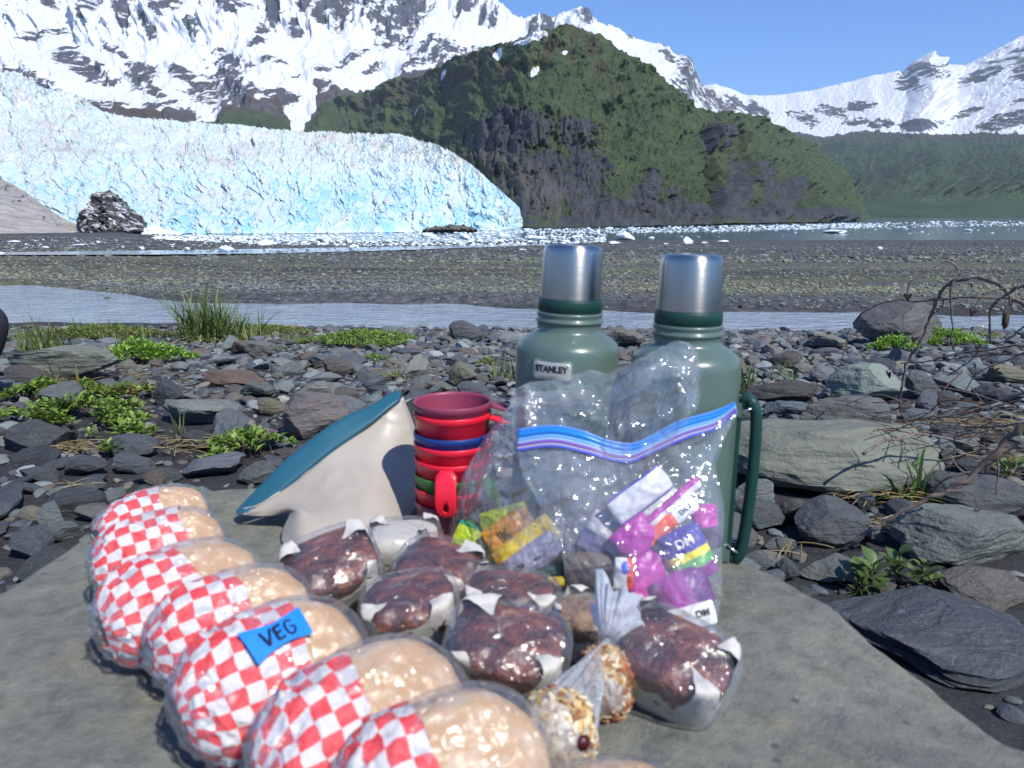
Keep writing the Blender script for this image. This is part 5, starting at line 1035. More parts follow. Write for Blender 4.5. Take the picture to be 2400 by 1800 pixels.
# ---------------------------------------------------------------- stacked cups
cc = {'mauve': plain('mauve plastic', (.24, .04, .085), .42, .4), 'red': plain('red plastic', (.72, .014, .04), .35, .45), 'blue': plain('navy blue plastic', (.012, .04, .2), .4, .4), 'green': plain('leaf green plastic', (.04, .17, .03), .4, .4)}
SX, SY = -.079, .99; sz0 = zt(SX, SY)
def cup(label, rim, h, colr, haz, hkind=1):
    top = .0505; k = .10; root = empty('cup', (SX + (.18 - rim) * -.012, SY, sz0 + rim - h)); prof = [(0, .0), (top - k * h - .002, 0), (top - k * h, .002), (top - k * .009, h - .009), (top + .0012, h - .0075), (top + .0016, h - .001), (top + .001, h), (top - .0008, h), (top - .0014, h - .004), (top - k * h - .0012, .004), (top - k * h - .004, .002), (0, .002)]
    v, f = lathe(prof, 72); ob('cup_body', mesh_np('cup_body', v, f, [cc[colr]]), root)
    # flat strap handle with a hole near its lower end
    n = 40; L, w = (.062, .0135) if hkind == 1 else (.034, .011); ang = np.linspace(0, 2 * np.pi, n, endpoint=False); hz = -L + .014
    outer = []
    for a in ang:
        cx_, cz_ = math.sin(a), math.cos(a)
        if cz_ <= 0.0: outer.append((w * .95 * cx_, hz + w * .95 * cz_))
        else:
            tt = min((w / max(abs(cx_), 1e-6)), (-hz) / cz_); outer.append((cx_ * tt, hz + cz_ * tt))
    outer = np.array(outer); inner = np.stack([.0036 * np.sin(ang), hz + .0052 * np.cos(ang)], 1); V_ = []
    def bendp(x, z, off): 
        rr = top + .004 + off + .012 * math.sin(math.pi * min(1, (-z) / (L * 1.25)) ) if hkind == 1 else top + .002 + off - z * .9
        zz = h - .003 + z if hkind == 1 else h - .005 + off + .2 * z
        return (x, -rr, zz)
    for off in (0, .0028):
        for q in np.linspace(0, 1, 6):
            V_ += [bendp(*(inner[i] + (outer[i] - inner[i]) * q), off) for i in range(n)]
    F_ = []
    for b, fl in ((0, 0), (6 * n, 1)):
        for k_ in range(5):
            for i in range(n):
                j = (i + 1) % n; q = (b + k_ * n + i, b + k_ * n + j, b + (k_ + 1) * n + j, b + (k_ + 1) * n + i); F_.append(q if not fl else q[::-1])
    for i in range(n): j = (i + 1) % n; F_.append((5 * n + i, 5 * n + j, 11 * n + j, 11 * n + i)); F_.append((j, i, 6 * n + i, 6 * n + j))
    ca, sa = math.cos(haz), math.sin(haz); V_ = np.array(V_); V_ = np.stack([V_[:, 0] * ca - V_[:, 1] * sa, V_[:, 0] * sa + V_[:, 1] * ca, V_[:, 2]], 1)
    o = ob('cup_handle', mesh_np('cup_handle', V_, F_, [cc[colr]]), root)
    tag(root, label, 'cup', 'nested plastic cups'); return root
hr_ = math.radians
cup('mauve cup on top of the stack, open rim showing', .182, .085, 'mauve', hr_(80), 2)
cup('red cup second from the top, just under the mauve rim', .168, .08, 'red', hr_(72), 2)
cup('navy blue cup with a thin band showing between red cups', .141, .07, 'blue', hr_(120), 2)
cup('red cup directly below the navy blue one', .127, .065, 'red', hr_(150), 2)
cup('red cup whose long strap handle with a hole hangs in front', .106, .06, 'red', hr_(-4), 1)
cup('leaf green cup in the lower half of the stack', .084, .055, 'green', hr_(60), 1)
cup('red cup below the green one', .066, .05, 'red', hr_(100), 1)
cup('dark mauve cup at the bottom of the stack, standing on the boulder', .046, .046, 'mauve', hr_(140), 1)

# ---------------------------------------------------------------- silicone bag
def ctrl(cols, ns, nt):
    C = np.array(cols, float)                                  # (s, t, 3) measured pixel, pixel, distance
    a = np.stack([catmull(C[i], nt) for i in range(len(C))]); return np.stack([catmull(a[:, j], ns) for j in range(nt)], 1)
def sheet(cols, ns, nt, wr=0.0, ws=8.0, seed=0, dY=0.0):
    q = ctrl(cols, ns, nt); P = A(q[..., 0], q[..., 1], q[..., 2] + dY)
    if wr:
        n = ridged(P[..., 0] * ws + seed, P[..., 1] * ws, P[..., 2] * ws * .6, 4, .55); n2 = fbm(P[..., 0] * ws * 2.5, P[..., 1] * ws * 2.5 + seed, P[..., 2] * ws * 1.2, 4); cr_ = np.clip(1 - np.abs(fbm(P[..., 0] * ws * 1.1 + seed * 3, P[..., 1] * ws + P[..., 2] * ws * .5, P[..., 2] * ws * .45, 4, .6)) * 3, 0, 1) ** 2; P[..., 1] -= wr * (n * .8 + n2 * .5 + cr_ * 1.1); P[..., 2] += wr * .4 * n2; P[..., 0] += wr * .5 * n
    return P
t = NT('milky silicone', .42, .4); p = t.obj(); n = t.noise(p, 9, 4, .5); t.col(t.mix(t.ramp(n, [(.4, 0.0), (.65, 1.0)]), (.36, .32, .275), (.40, .365, .325))); t.set(Subsurface_Weight=.15, Subsurface_Scale=.01); M_sil = t.m
M_teal = plain('teal silicone rim', (.018, .10, .15), .42, .4)
PC = [[(560, 1203, 1.0), (620, 1208, .995), (682, 1198, .985), (664, 1250, .955), (668, 1300, .915)], [(600, 1192, 1.0), (650, 1189, .995), (706, 1196, .965), (704, 1250, .925), (712, 1325, .885)],
      [(680, 1140, 1.03), (715, 1170, 1.005), (752, 1215, .96), (765, 1270, .92), (770, 1330, .88)], [(770, 1068, 1.06), (790, 1120, 1.03), (812, 1180, .985), (825, 1250, .935), (832, 1315, .895)],
      [(860, 1003, 1.10), (875, 1060, 1.07), (888, 1130, 1.025), (895, 1205, .975), (900, 1285, .925)], [(940, 938, 1.13), (962, 1000, 1.125), (972, 1060, 1.115), (975, 1120, 1.09), (972, 1185, 1.06)]]
root = empty('silicone_bag', (-.24, 1.0, zt(-.24, 1.0))); rl = np.array(root.location[:])
Pf = sheet(PC, 70, 50, .004, 5); Pf[..., 2] = np.maximum(Pf[..., 2], rock_top(Pf[..., 0], Pf[..., 1]) + .002)
o = grid_obj('front_panel', Pf - rl, [M_sil], root); m = o.modifiers.new('thick', 'SOLIDIFY'); m.thickness = .003
Pk = Pf.copy(); tt = np.linspace(0, 1, 50)[None]; Pk[..., 1] += .014 + .10 * tt; Pk[..., 2] = np.maximum(Pk[..., 2] - .0 * tt, rock_top(Pk[..., 0], Pk[..., 1]) + .002); Pk[..., 2] = Pk[..., 2] * (1 - .6 * tt) + .003
o = grid_obj('back_panel', Pk - rl, [M_sil], root); m = o.modifiers.new('thick', 'SOLIDIFY'); m.thickness = .003
Pg = np.stack([Pf[:, -1] * (1 - q) + Pk[:, -1] * q for q in np.linspace(0, 1, 8)], 1); Pg[..., 2] = np.maximum(Pg[..., 2], rock_top(Pg[..., 0], Pg[..., 1]) + .002); grid_obj('base_gusset', Pg - rl, [M_sil], root)
RO = [(545, 1204), (574, 1168), (620, 1118), (664, 1072), (715, 1030), (772, 988), (820, 962), (868, 944), (905, 922), (934, 908)]; RI = [(566, 1208), (600, 1194), (645, 1166), (690, 1132), (735, 1096), (780, 1060), (830, 1024), (876, 990), (912, 960), (944, 934)]
ry = np.linspace(1.0, 1.13, 10); RO = [(a + (c - a) * .12, b + (d - b) * .12) for (a, b), (c, d) in zip(RO, RI)]
ro_ = catmull(A([a for a, b in RO], [b for a, b in RO], ry + .02), 80); ri_ = catmull(A([a for a, b in RI], [b for a, b in RI], ry - .004), 80)
off = np.array([.0, -.006, .003]); prof = []
for q, d in ((0, 0), (.05, .6), (.25, 1), (.6, .7), (.85, 1.0), (.97, .7), (1, 0)): prof.append(ri_ * q + ro_ * (1 - q) + off * d)
for q, d in ((.95, -1), (.5, -1.1), (.05, -1)): prof.append(ri_ * q + ro_ * (1 - q) + off * d * 1.3)
Pr = np.stack(prof, 1); cen = Pr.mean(1, keepdims=True); 
for e, k in ((0, .15), (1, .6), (2, .9), (-1, .2), (-2, .65), (-3, .92)): Pr[e] = cen[e] + (Pr[e] - cen[e]) * k
grid_obj('rim', Pr - rl, [M_teal], root, wrap_v=True)
tag(root, 'beige silicone bag with a thick teal rim lying open, left of the cups', 'food bag')

# ---------------------------------------------------------------- sandwiches
XA = Vector((math.cos(math.radians(38)), math.sin(math.radians(38)), .05)).normalized()
def basis(yaw, lean, roll=0.0):
    x = Vector((math.cos(yaw), math.sin(yaw), roll)).normalized(); back = Vector((-math.sin(yaw), math.cos(yaw), 0)); y = (back * math.cos(lean) + Vector((0, 0, 1)) * math.sin(lean)); y = (y - x * y.dot(x)).normalized(); z = x.cross(y)
    return Matrix((x, y, z)).transposed()
def sellip(v, dims, e=.82):
    p = np.sign(v) * np.abs(v) ** e; return p * np.array(dims) / 2
def sandwich(label, c, L, Wd, T, yaw, lean, cut, seed, veg=False, roll=.06, green=False, bare=False):
    Mx = basis(math.radians(yaw), math.radians(lean), roll); root = empty('sandwich', c); root.rotation_euler = Mx.to_euler()
    r = np.random.RandomState(seed); v, f = ICO[5]
    b = sellip(v, (L, Wd, T), .85); b *= (1 + .065 * fbm(v[:, 0] * 1.3 + seed * 3, v[:, 1] * 1.3, v[:, 2] * 1.3, 4))[:, None]
    seam = np.exp(-((b[:, 2] + .1 * T) / .006) ** 2); b[:, :2] *= (1 - .06 * seam)[:, None]
    ob('bun', mesh_np('bun', b, f, [M_bun]), root)
    if not bare:
        ns, nt = 90, 150; x = np.linspace(-.5 * L * 1.03, cut * L, ns)[:, None]; ph = np.linspace(0, 2 * np.pi, nt, endpoint=False)[None]
        pr_ = np.sqrt(np.clip(1 - np.abs(2 * x / (L * 1.06)) ** 2.5, 0.002, 1)); cy_, sy_ = np.cos(ph), np.sin(ph)
        rad = 1.0; Y = np.sign(cy_) * np.abs(cy_) ** .85 * Wd / 2 * 1.045 * pr_; Z = np.sign(sy_) * np.abs(sy_) ** .85 * T / 2 * 1.07 * pr_
        X = np.broadcast_to(x, Y.shape).copy(); X += .004 * np.sin(ph * 3 + seed) * sstep(-.1 * L, cut * L, x)
        tip = sstep(.0, -.5 * L, x); cr = ridged(X * 30 + seed, Y * 34, Z * 34, 4, .6) * (.0022 + .009 * tip + .002 * (sy_ < -.1)); Y = Y * (1 + cr / .05); Z = Z * (1 + cr / .03); X = X - tip * .006 * (1 + fbm(Y * 40, Z * 40, seed, 3))
        cs = .0128; arc = np.cumsum(np.concatenate([[0], np.hypot(np.diff((np.sign(cy_) * np.abs(cy_) ** .85 * Wd / 2)[0]), np.diff((np.sign(sy_) * np.abs(sy_) ** .85 * T / 2)[0]))])); s_arc = np.cumsum(np.concatenate([[0], np.hypot(np.diff(x[:, 0]), np.diff(pr_[:, 0] * T / 2))]))
        nq = 2 * round(arc[-1] / cs / 2); arc = arc / arc[-1] * nq
        uv = np.stack(np.broadcast_arrays((s_arc[:, None] - s_arc[-1]) / cs + .003 + .12 * fbm(X * 22, Y * 22, Z * 22, 3) * tip, arc[None] + .003 + .3 * fbm(X * 20, Z * 20, Y * 20 + 5, 3) * tip), -1)
        # close the wrap seam by repeating the first column
        P = np.stack([X, Y, Z], -1); P = np.concatenate([P, P[:, :1]], 1); uv = np.concatenate([uv, uv[:, :1] + np.array([0, nq])], 1)
        o = grid_obj('checked_paper', P, [M_paper], root, uv=uv)
    w = sellip(v, (L * 1.07, Wd * 1.075, T * 1.11), .85); wn_ = ridged(v[:, 0] * 3 + seed, v[:, 1] * 3, v[:, 2] * 3, 4, .6); w *= (1 + .03 * wn_ + .01 * fbm(v[:, 0] * 9, v[:, 1] * 9, v[:, 2] * 9 + seed, 3))[:, None]
    k = sstep(.3, 1, -v[:, 0]); w *= (1 + .07 * k * ridged(v[:, 0] * 5, v[:, 1] * 6 + seed, v[:, 2] * 6, 4, .6))[:, None]; w[:, 0] -= .006 * k * (1 + fbm(v[:, 1] * 7, v[:, 2] * 7, seed, 3)); ob('plastic_wrap', mesh_np('plastic_wrap', w, f, [M_cling]), root)
    if green:
        m = MB()
        for i in range(10):
            vv, ff = ICO[2]; m.add(vv * (.010, .007, .003) * (1 + .3 * fbm(vv[:, 0] * 3, vv[:, 1] * 3 + i, vv[:, 2], 2))[:, None] + (L * .42 + r.normal() * .003, r.uniform(-.03, .03), r.uniform(-.012, .004)), ff)
        m.obj('lettuce', [plain('lettuce', (.05, .13, .04), .5)], root)['kind'] = 'stuff'
    if veg:
        u = np.linspace(0, 1, 26); cnr = np.array([(-.018, .034), (.034, .038), (.036, .012), (-.012, .004)]); TT = []
        for a in u:
            rw = []
            for b_ in u:
                a_ = .5 + (a - .5) * (1 - .28 * math.sin(math.pi * b_)); p = (cnr[0] * (1 - a_) + cnr[3] * a_) * (1 - b_) + (cnr[1] * (1 - a_) + cnr[2] * a_) * b_; zq = T / 2 * 1.2 * max(0, 1 - abs(2 * p[0] / (L * 1.13)) ** 2.35 - abs(2 * p[1] / (Wd * 1.15)) ** 2.35) ** .425
                rw.append((p[0], p[1], zq + .0032 + .0010 * math.sin(b_ * 9 + a * 3)))
            TT.append(rw)
        TT = np.array(TT); TT[..., 0] -= .012; o = grid_obj('blue_tape', TT, [plain('blue painter tape', (.01, .2, .72), .6)], root)
        strokes = [[(0, 1), (.32, 0)], [(.32, 0), (.75, 1)], [(1.0, .95), (1.0, .05)], [(1.0, .05), (1.5, .1)], [(1.0, .5), (1.4, .55)], [(1.0, .95), (1.5, .98)], [(2.3, .85), (2.0, 1), (1.75, .75), (1.75, .25), (2.0, 0), (2.3, .2), (2.3, .5), (2.05, .48)]]
        mb = MB(); cdir = (cnr[1] + cnr[2] - cnr[0] - cnr[3]) / 2; cdir /= np.linalg.norm(cdir); pd = np.array([-cdir[1], cdir[0]]); c0 = cnr.mean(0) + np.array([.0, .0])
        def onz(p): return T / 2 * 1.2 * max(0, 1 - abs(2 * p[0] / (L * 1.13)) ** 2.35 - abs(2 * p[1] / (Wd * 1.15)) ** 2.35) ** .425 + .0042
        for s_ in strokes:
            pp = [c0 + cdir * ((a - 1.15) * .0115) + pd * ((b_ - .5) * .0125) for a, b_ in s_]; pp = catmull([(q[0], q[1], 0) for q in pp], 12) if len(pp) > 2 else np.linspace([*pp[0], 0], [*pp[1], 0], 8)
            pp = np.array([(q[0] - .012, q[1], onz(q[:2])) for q in pp]); a_, b1_, b2_ = tube(pp, .0011, 5); mb.add(a_, b1_, b2_)
        mb.obj('handwriting', [M_black], o)['kind'] = 'stuff'
    tag(root, label, 'sandwich', 'wrapped sandwiches laid in a row'); return root
SW = [('farthest sandwich of the row, mostly hidden, green lettuce at its end', (372, 1222), .122, .082, .052, 40, 52, .06, 1, {'green': True}),
      ('second farthest sandwich, checked paper over most of its face', (388, 1298), .128, .094, .056, 33, 54, .18, 2, {}),
      ('third sandwich from the far end, paper ending mid bun', (442, 1400), .144, .104, .064, 44, 42, .02, 3, {}),
      ('fourth sandwich from the far end, behind the one with blue tape', (560, 1466), .134, .098, .060, 34, 50, .04, 4, {}),
      ('sandwich marked with a strip of blue tape reading VEG', (660, 1580), .142, .110, .066, 37, 44, .12, 5, {'veg': True}),
      ('second nearest sandwich with a broad bare bun end', (872, 1704), .150, .112, .070, 40, 38, -.04, 6, {}),
      ('nearest big sandwich in the row, cut by the bottom of the picture', (1056, 1826), .136, .104, .068, 29, 48, -.10, 7, {})]
for lab, (px, py), L, Wd, T, yaw, lean, cut, sd_, kw in SW:
    zc = .5 * Wd * math.sin(math.radians(lean)) * .92 + .5 * T * math.cos(math.radians(lean)) * .8
    c = G(px, py, zc); sandwich(lab, c.tolist(), L, Wd, T, yaw, lean, cut, sd_, **kw)
c = G(1425, 1955, .03); sandwich('bun tip peeping over the bottom edge of the picture, right of the row', c.tolist(), .11, .09, .05, 10, 20, 0, 8, bare=True)

# ---------------------------------------------------------------- wrapped brownies
def brownie(label, px, py, L, Wd, H, yaw, tilt, seed, top=M_brown, flaps=2, dz=0.0):
    c = G(px, py, H / 2 + dz); root = empty('brownie', (float(c[0]), float(c[1]), float(c[2]))); root.rotation_euler = (math.radians(tilt[0]), math.radians(tilt[1]), math.radians(yaw))
    v, f = ICO[5]; r = np.random.RandomState(seed); b = sellip(v, (L, Wd, H), .55); b *= (1 + .05 * fbm(v[:, 0] * 2 + seed, v[:, 1] * 2, v[:, 2] * 2, 4) + .02 * ridged(v[:, 0] * 6, v[:, 1] * 6 + seed, v[:, 2] * 6, 3))[:, None]
    b[:, :2] *= (1 + .12 * (b[:, 2:3] / H)); me = mesh_np('cake', b, f, [top, M_cake]); ci = np.array([b[q].mean(0)[2] for q in f]) < -H * .08 + 0; me.polygons.foreach_set('material_index', ci.astype(np.int32)); ob('cake', me, root)
    # paper liner: a cup round the side whose corners fold in over the top
    nu, nv = 140, 26; a = np.linspace(0, 2 * np.pi, nu, endpoint=False)[:, None]; q = np.linspace(0, 1, nv)[None]; ca, sa = np.cos(a), np.sin(a)
    ex = np.sign(ca) * np.abs(ca) ** .55 * L / 2; ey = np.sign(sa) * np.abs(sa) ** .55 * Wd / 2; corner = np.abs(np.sin(2 * a + .5 * np.sin(a + seed))) ** 2.6
    cw = r.permutation([.15, .5, 1.0, 1.35])[np.clip((a / (np.pi / 2)).astype(int), 0, 3)]; reach = .50 + cw * corner + .10 * np.sin(a * 5 + seed); d = q * reach
    up = np.clip(d / .85, 0, 1); inn = np.clip(d - .85, 0, 1); k = (1.03 - .02 * (1 - up)) * (1 + .06 * (up - .5)) - inn * .62
    P = np.stack([ex * k, ey * k, -H * .5 + up * H * 1.0 + .002 * np.sin(inn * 6) + .003 * (inn > 0)], -1); P += .0012 * fbm(P[..., 0] * 90, P[..., 1] * 90, P[..., 2] * 90, 3)[..., None]
    grid_obj('paper_liner', P, [M_liner], root, wrap_u=True)
    w = sellip(v, (L * 1.13, Wd * 1.14, H * 1.18), .6); w *= (1 + .05 * ridged(v[:, 0] * 2.6 + seed, v[:, 1] * 2.6, v[:, 2] * 2.6, 4, .62))[:, None]; w[:, 2] = np.maximum(w[:, 2], -H * .54); w[:, :2] *= (1 + .1 * (w[:, 2:3] / H)); ob('plastic_wrap', mesh_np('plastic_wrap', w, f, [M_cling2]), root)
    tag(root, label, 'brownie', 'wrapped brownies in white liners'); return root
brownie('wrapped brownie nearest the silicone bag, leaning, left end of the group', 780, 1338, .092, .078, .056, 24, (24, -14), 1, dz=.012)
brownie('wrapped brownie with a white paper top in front of the cups', 948, 1278, .080, .06, .046, 5, (10, 0), 2, top=M_liner, dz=.006)
brownie('wrapped brownie in the middle of the back row, beside the yellow sachets', 1030, 1345, .086, .07, .050, -24, (14, 8), 3, dz=.008)
brownie('wrapped brownie behind the row of buns, at the centre', 962, 1432, .086, .068, .050, 6, (16, -8), 4, dz=.008)
brownie('flat wrapped brownie at the centre right in front of the zip bag', 1196, 1408, .090, .055, .042, -6, (18, 4), 5, dz=.006)
brownie('large wrapped brownie next to the oat bag, with many glints', 1188, 1530, .096, .072, .054, -8, (22, 6), 6, dz=.014)
brownie('wrapped brownie alone on the bare rock, right of the oat bag', 1578, 1560, .092, .070, .060, -30, (22, 14), 7, dz=.008)
brownie('small tan wrapped cake between the large brownie and the zip bag', 1368, 1470, .052, .06, .045, 60, (10, 0), 8, top=M_cake, dz=.004)

# ---------------------------------------------------------------- oat bags tied at the neck
M_oat = leaf_mat('oat flake', .15, .6)
def oat_bag(label, base_px, Rm, knot, seed, cols, cran=None, frill=True):
    c = G(*base_px, Rm[2] * .92); c = np.array(c); root = empty('oat_bag', c.tolist()); r = np.random.RandomState(seed)
    v, f = ICO[4]; b = sellip(v, np.array(Rm) * 2 * .93, .8); b *= (1 + .05 * fbm(v[:, 0] * 3, v[:, 1] * 3, v[:, 2] * 3 + seed, 3))[:, None]; ob('oat_mass', mesh_np('oat_mass', b, f, [plain('packed oats', (.32, .2, .09), .8)]), root)
    # flakes over the lump
    n = 750; d = r.normal(size=(n, 3)); d /= np.linalg.norm(d, axis=1)[:, None]; C = sellip(d, np.array(Rm) * 2 * .95, .8); vv, ff = ICO[1]; Vs, Fs, Cs = [], [], []
    for i in range(n):
        s_ = np.array([r.uniform(.005, .0085), r.uniform(.003, .005), .0016]); q = Quaternion(Vector(r.normal(size=3)).normalized(), r.uniform(0, .9)); m_ = np.array((Vector(d[i]).to_track_quat('Z', 'Y') @ Quaternion((0, 0, 1), r.uniform(0, 6.3)) @ q).to_matrix())
        Vs.append((vv * s_) @ m_.T + C[i]); Fs.append(ff + i * len(vv)); Cs.append(np.tile(np.array(cols[r.randint(len(cols))]) * r.uniform(.7, 1.25), (len(vv), 1)))
    ob('oat_flakes', mesh_np('oat_flakes', np.vstack(Vs), np.vstack(Fs), [M_oat], smooth=False, attrs={'col': np.vstack(Cs)}), root)['kind'] = 'stuff'
    if cran:
        q = A(*cran) - c; vv, ff = ICO[3]; o = ob('cranberry', mesh_np('cranberry', vv * .0068 * (1 + .1 * fbm(vv[:, 0] * 3, vv[:, 1] * 3, vv[:, 2] * 3, 2))[:, None], ff, [plain('dried cranberry', (.06, .006, .014), .35)]), root); o.location = q.tolist()
    kp = np.array(knot) - c; ax = kp / np.linalg.norm(kp); a = np.cross(ax, [0, 1, 0]); a /= np.linalg.norm(a); bb = np.cross(ax, a); n1 = 50; th = np.linspace(0, 2 * np.pi, 120, endpoint=False); rows = []
    Lk = np.linalg.norm(kp); mr = float(np.mean(Rm))
    for q in np.linspace(-.98, 1, n1):
        # along the axis from the far side of the lump to the knot
        if q < .35: s_ = q / .35 if q > 0 else q; h_ = mr * 1.05 * s_ * (1 if q < 0 else .75); rad = math.sqrt(max(.0, 1 - (.72 * s_ if q > 0 else s_) ** 2)) * 1.06
        else: u = (q - .35) / .65; h_ = mr * 1.05 * .75 * (1 - u) + Lk * u; rad = (1 - u) ** 1.15 * .735 + .09
        pl = .10 * sstep(-.2, .6, q) * np.cos(th * 17 + 3 * q + seed) + .05 * sstep(-.2, .8, q) * np.cos(th * 31 + seed * 2); 
        ringp = (np.cos(th)[:, None] * a + np.sin(th)[:, None] * bb); ringp = ringp / (np.linalg.norm(ringp / np.array(Rm), axis=1)[:, None])
        rows.append(ax * h_ + ringp * (rad * (1 + pl))[:, None])
    Pw = np.stack(rows, 0); Pw += .0015 * fbm(Pw[..., 0] * 60, Pw[..., 1] * 60, Pw[..., 2] * 60, 3)[..., None]; Pw[..., 2] = np.maximum(Pw[..., 2], -c[2] + .003); grid_obj('bag_film', Pw, [M_twist], root, wrap_v=True)
    if frill:
        rows = []; up = (ax * .5 + np.array([.25, .1, .75])); up /= np.linalg.norm(up)
        for u in np.linspace(0, 1, 24):
            rad = .005 + .030 * u ** .5; pl = 1 + .16 * u * np.cos(th * 5 + seed) + .12 * u * np.cos(th * 13 + 2) + .08 * np.cos(th * 23)
            rows.append(kp + up * .026 * u * (1 + .12 * np.cos(th * 4 + seed) + .08 * np.cos(th * 9))[:, None] + (np.cos(th)[:, None] * a + np.sin(th)[:, None] * bb * .6) * (rad * pl)[:, None])
        grid_obj('bag_neck', np.stack(rows, 0), [M_frill], root, wrap_v=True)
    tag(root, label, 'snack bag'); return root
M_frill = film('bunched film', .75, .25, 30, .5, .004, col=(.8, .83, .88))
OC = [(.62, .45, .22), (.72, .58, .36), (.5, .3, .12), (.8, .7, .52), (.58, .38, .12), (.25, .12, .05)]
kn1 = A(1428, 1500, .605)
oat_bag('clear bag of golden oats with one dark cranberry, gathered at its neck', (1306, 1728), (.028, .025, .037), kn1, 1, OC, (1362, 1738, .49))
oat_bag('second gathered bag of browner oats, tucked behind the golden one', (1420, 1600), (.022, .022, .032), A(1432, 1498, .612), 2, [(.4, .22, .09), (.5, .34, .18), (.3, .14, .06), (.6, .5, .34), (.35, .1, .05)], None, False)

# ---------------------------------------------------------------- packets inside the bags
M_print = NT('printed foil packet', .38, .45); M_print.col(M_print.attr('col', 'Color')); M_print.bump(M_print.noise(M_print.obj(), 70, 4, .6), .4, .003); M_print = M_print.m
def packet(label, px, py, Y, w, h, rot, fn, th=.012, tilt=-20, yaw=0, name='packet', cat='packet', group=None, texts=()):
    c = A(px, py, Y); n1, n2 = 46, 46; u = np.linspace(-1, 1, n1)[:, None]; v = np.linspace(-1, 1, n2)[None]; root_r = Euler((math.radians(90 + tilt), 0, math.radians(yaw))).to_matrix() @ Matrix.Rotation(math.radians(rot), 3, 'Z')
    X = u * w / 2 * (1 - .05 * v ** 2) + 0 * v; Yv = v * h / 2 * (1 - .05 * u ** 2) + 0 * u; bulge = (1 - np.abs(u) ** 2.5) ** .7 * (1 - np.abs(v) ** 3) ** .7; wr = .0042 * fbm(X * 42 + px, Yv * 42, py, 3) + .0022 * ridged(X * 30 + px, Yv * 45, py, 3)
    th = th * 1.7; Pf = np.stack([X, Yv, th / 2 * bulge + wr], -1); Pb = np.stack([X, Yv, -th / 2 * bulge + wr], -1)
    cols = np.array([[fn(float(a), float(b)) for b in v[0]] for a in u[:, 0]], float)
    Vt = np.concatenate([Pf.reshape(-1, 3), Pb.reshape(-1, 3)]); g = grid_faces(n1, n2); Ft = np.concatenate([g, g[:, ::-1] + n1 * n2])
    o = ob(name, mesh_np(name, Vt, Ft, [M_print], attrs={'col': np.concatenate([cols.reshape(-1, 3)] * 2)})); o.location = c.tolist(); o.rotation_euler = root_r.to_euler(); tag(o, label, cat, group)
    for (s_, tx, ty, sz, rr, mt) in texts:
        m = text_mesh(s_, sz, .0002, .0002); m.materials.append(mt); q = ob('print', m, o); q.location = (tx * w / 2, ty * h / 2, th / 2 * (1 - abs(tx) ** 2.5) ** .7 * (1 - abs(ty) ** 3) ** .7 + .0035); q.rotation_euler = (0, 0, math.radians(rr))
    return o
M_wt = plain('white print', (.75, .7, .75), .6)
MG = (.42, .03, .32)
def f_purple(u, v):
    if u < -.82: return (.75, .73, .75)
    if (u + .0) ** 2 / .16 + (v + .1) ** 2 / .14 < 1: return (.6, .06, .38)
    return MG if v < .7 else (.35, .03, .3)
packet('magenta foil packet with the digit 5, in the middle of the zip bag', 1508, 1375, .775, .055, .085, -8, f_purple, .016, texts=[('5', .55, -.72, .016, -90, M_wt)])
def f_lab(u, v): return (.06, .05, .3) if v > .15 else (.78, .66, .05) if v > -.15 else (.12, .36, .08) if v > -.5 else (.22, .03, .2)
packet('packet with a blue, yellow and green label at the right of the zip bag', 1612, 1300, .775, .05, .06, 24, f_lab, .014, texts=[('DM', 0, .5, .014, 0, M_wt)])
packet('dark purple packet low at the right of the zip bag', 1600, 1385, .755, .06, .045, 24, lambda u, v: (.14, .02, .16) if u > .2 else (.34, .03, .3), .018)
packet('orange and white stick packet lying diagonally in the zip bag', 1560, 1228, .795, .085, .02, 38, lambda u, v: (.74, .74, .76) if u > .25 else (.75, .12, .06), .008, texts=[('D M', .6, 0, .008, 0, M_black)])
packet('white and magenta stick packet above the orange one', 1575, 1180, .80, .08, .014, 40, lambda u, v: (.42, .03, .32) if v > 0 else (.7, .68, .7), .006)
packet('pale packet with thin blue edges at the top of the zip bag', 1500, 1160, .805, .075, .032, 36, lambda u, v: (.10, .10, .4) if abs(v) > .86 else (.62, .62, .66), .010)
packet('second pale packet tucked under the blue-edged one', 1530, 1195, .812, .07, .03, 38, lambda u, v: (.12, .12, .4) if v > .8 else (.6, .6, .62), .010)
packet('magenta packet upper centre of the zip bag, half under the sticks', 1490, 1260, .79, .05, .04, 40, lambda u, v: MG, .012)
packet('magenta and black packet at the right side of the zip bag', 1655, 1235, .80, .03, .05, 10, lambda u, v: (.45, .04, .3) if v > 0 else (.05, .02, .05), .012)
packet('tiny white packet with red and blue marks, left in the zip bag', 1462, 1345, .765, .022, .035, -5, lambda u, v: (.08, .12, .55) if (u ** 2 + (v - .4) ** 2) < .16 else (.65, .08, .05) if u > .2 else (.75, .74, .74), .008)
packet('white packet with a yellow block at the bottom of the zip bag', 1612, 1448, .735, .06, .026, 14, lambda u, v: (.75, .5, .03) if u < -.2 and v < .5 else (.7, .7, .7), .008, texts=[('DM', .5, .2, .010, 0, M_black)])
packet('dark brown packet at the left bottom of the zip bag', 1385, 1335, .80, .06, .045, 10, lambda u, v: (.07, .05, .045) if v < .2 else (.16, .13, .11), .02)
packet('grey-violet packet at the left of the zip bag', 1425, 1265, .81, .05, .06, 60, lambda u, v: (.16, .15, .24) if u < 0 else (.4, .39, .42), .012)
packet('yellow wrapper scraps near the bottom of the thin bag', 1335, 1362, .80, .05, .012, 2, lambda u, v: (.62, .42, .04), .006)
YG = 'tea sachets in the thin bag'
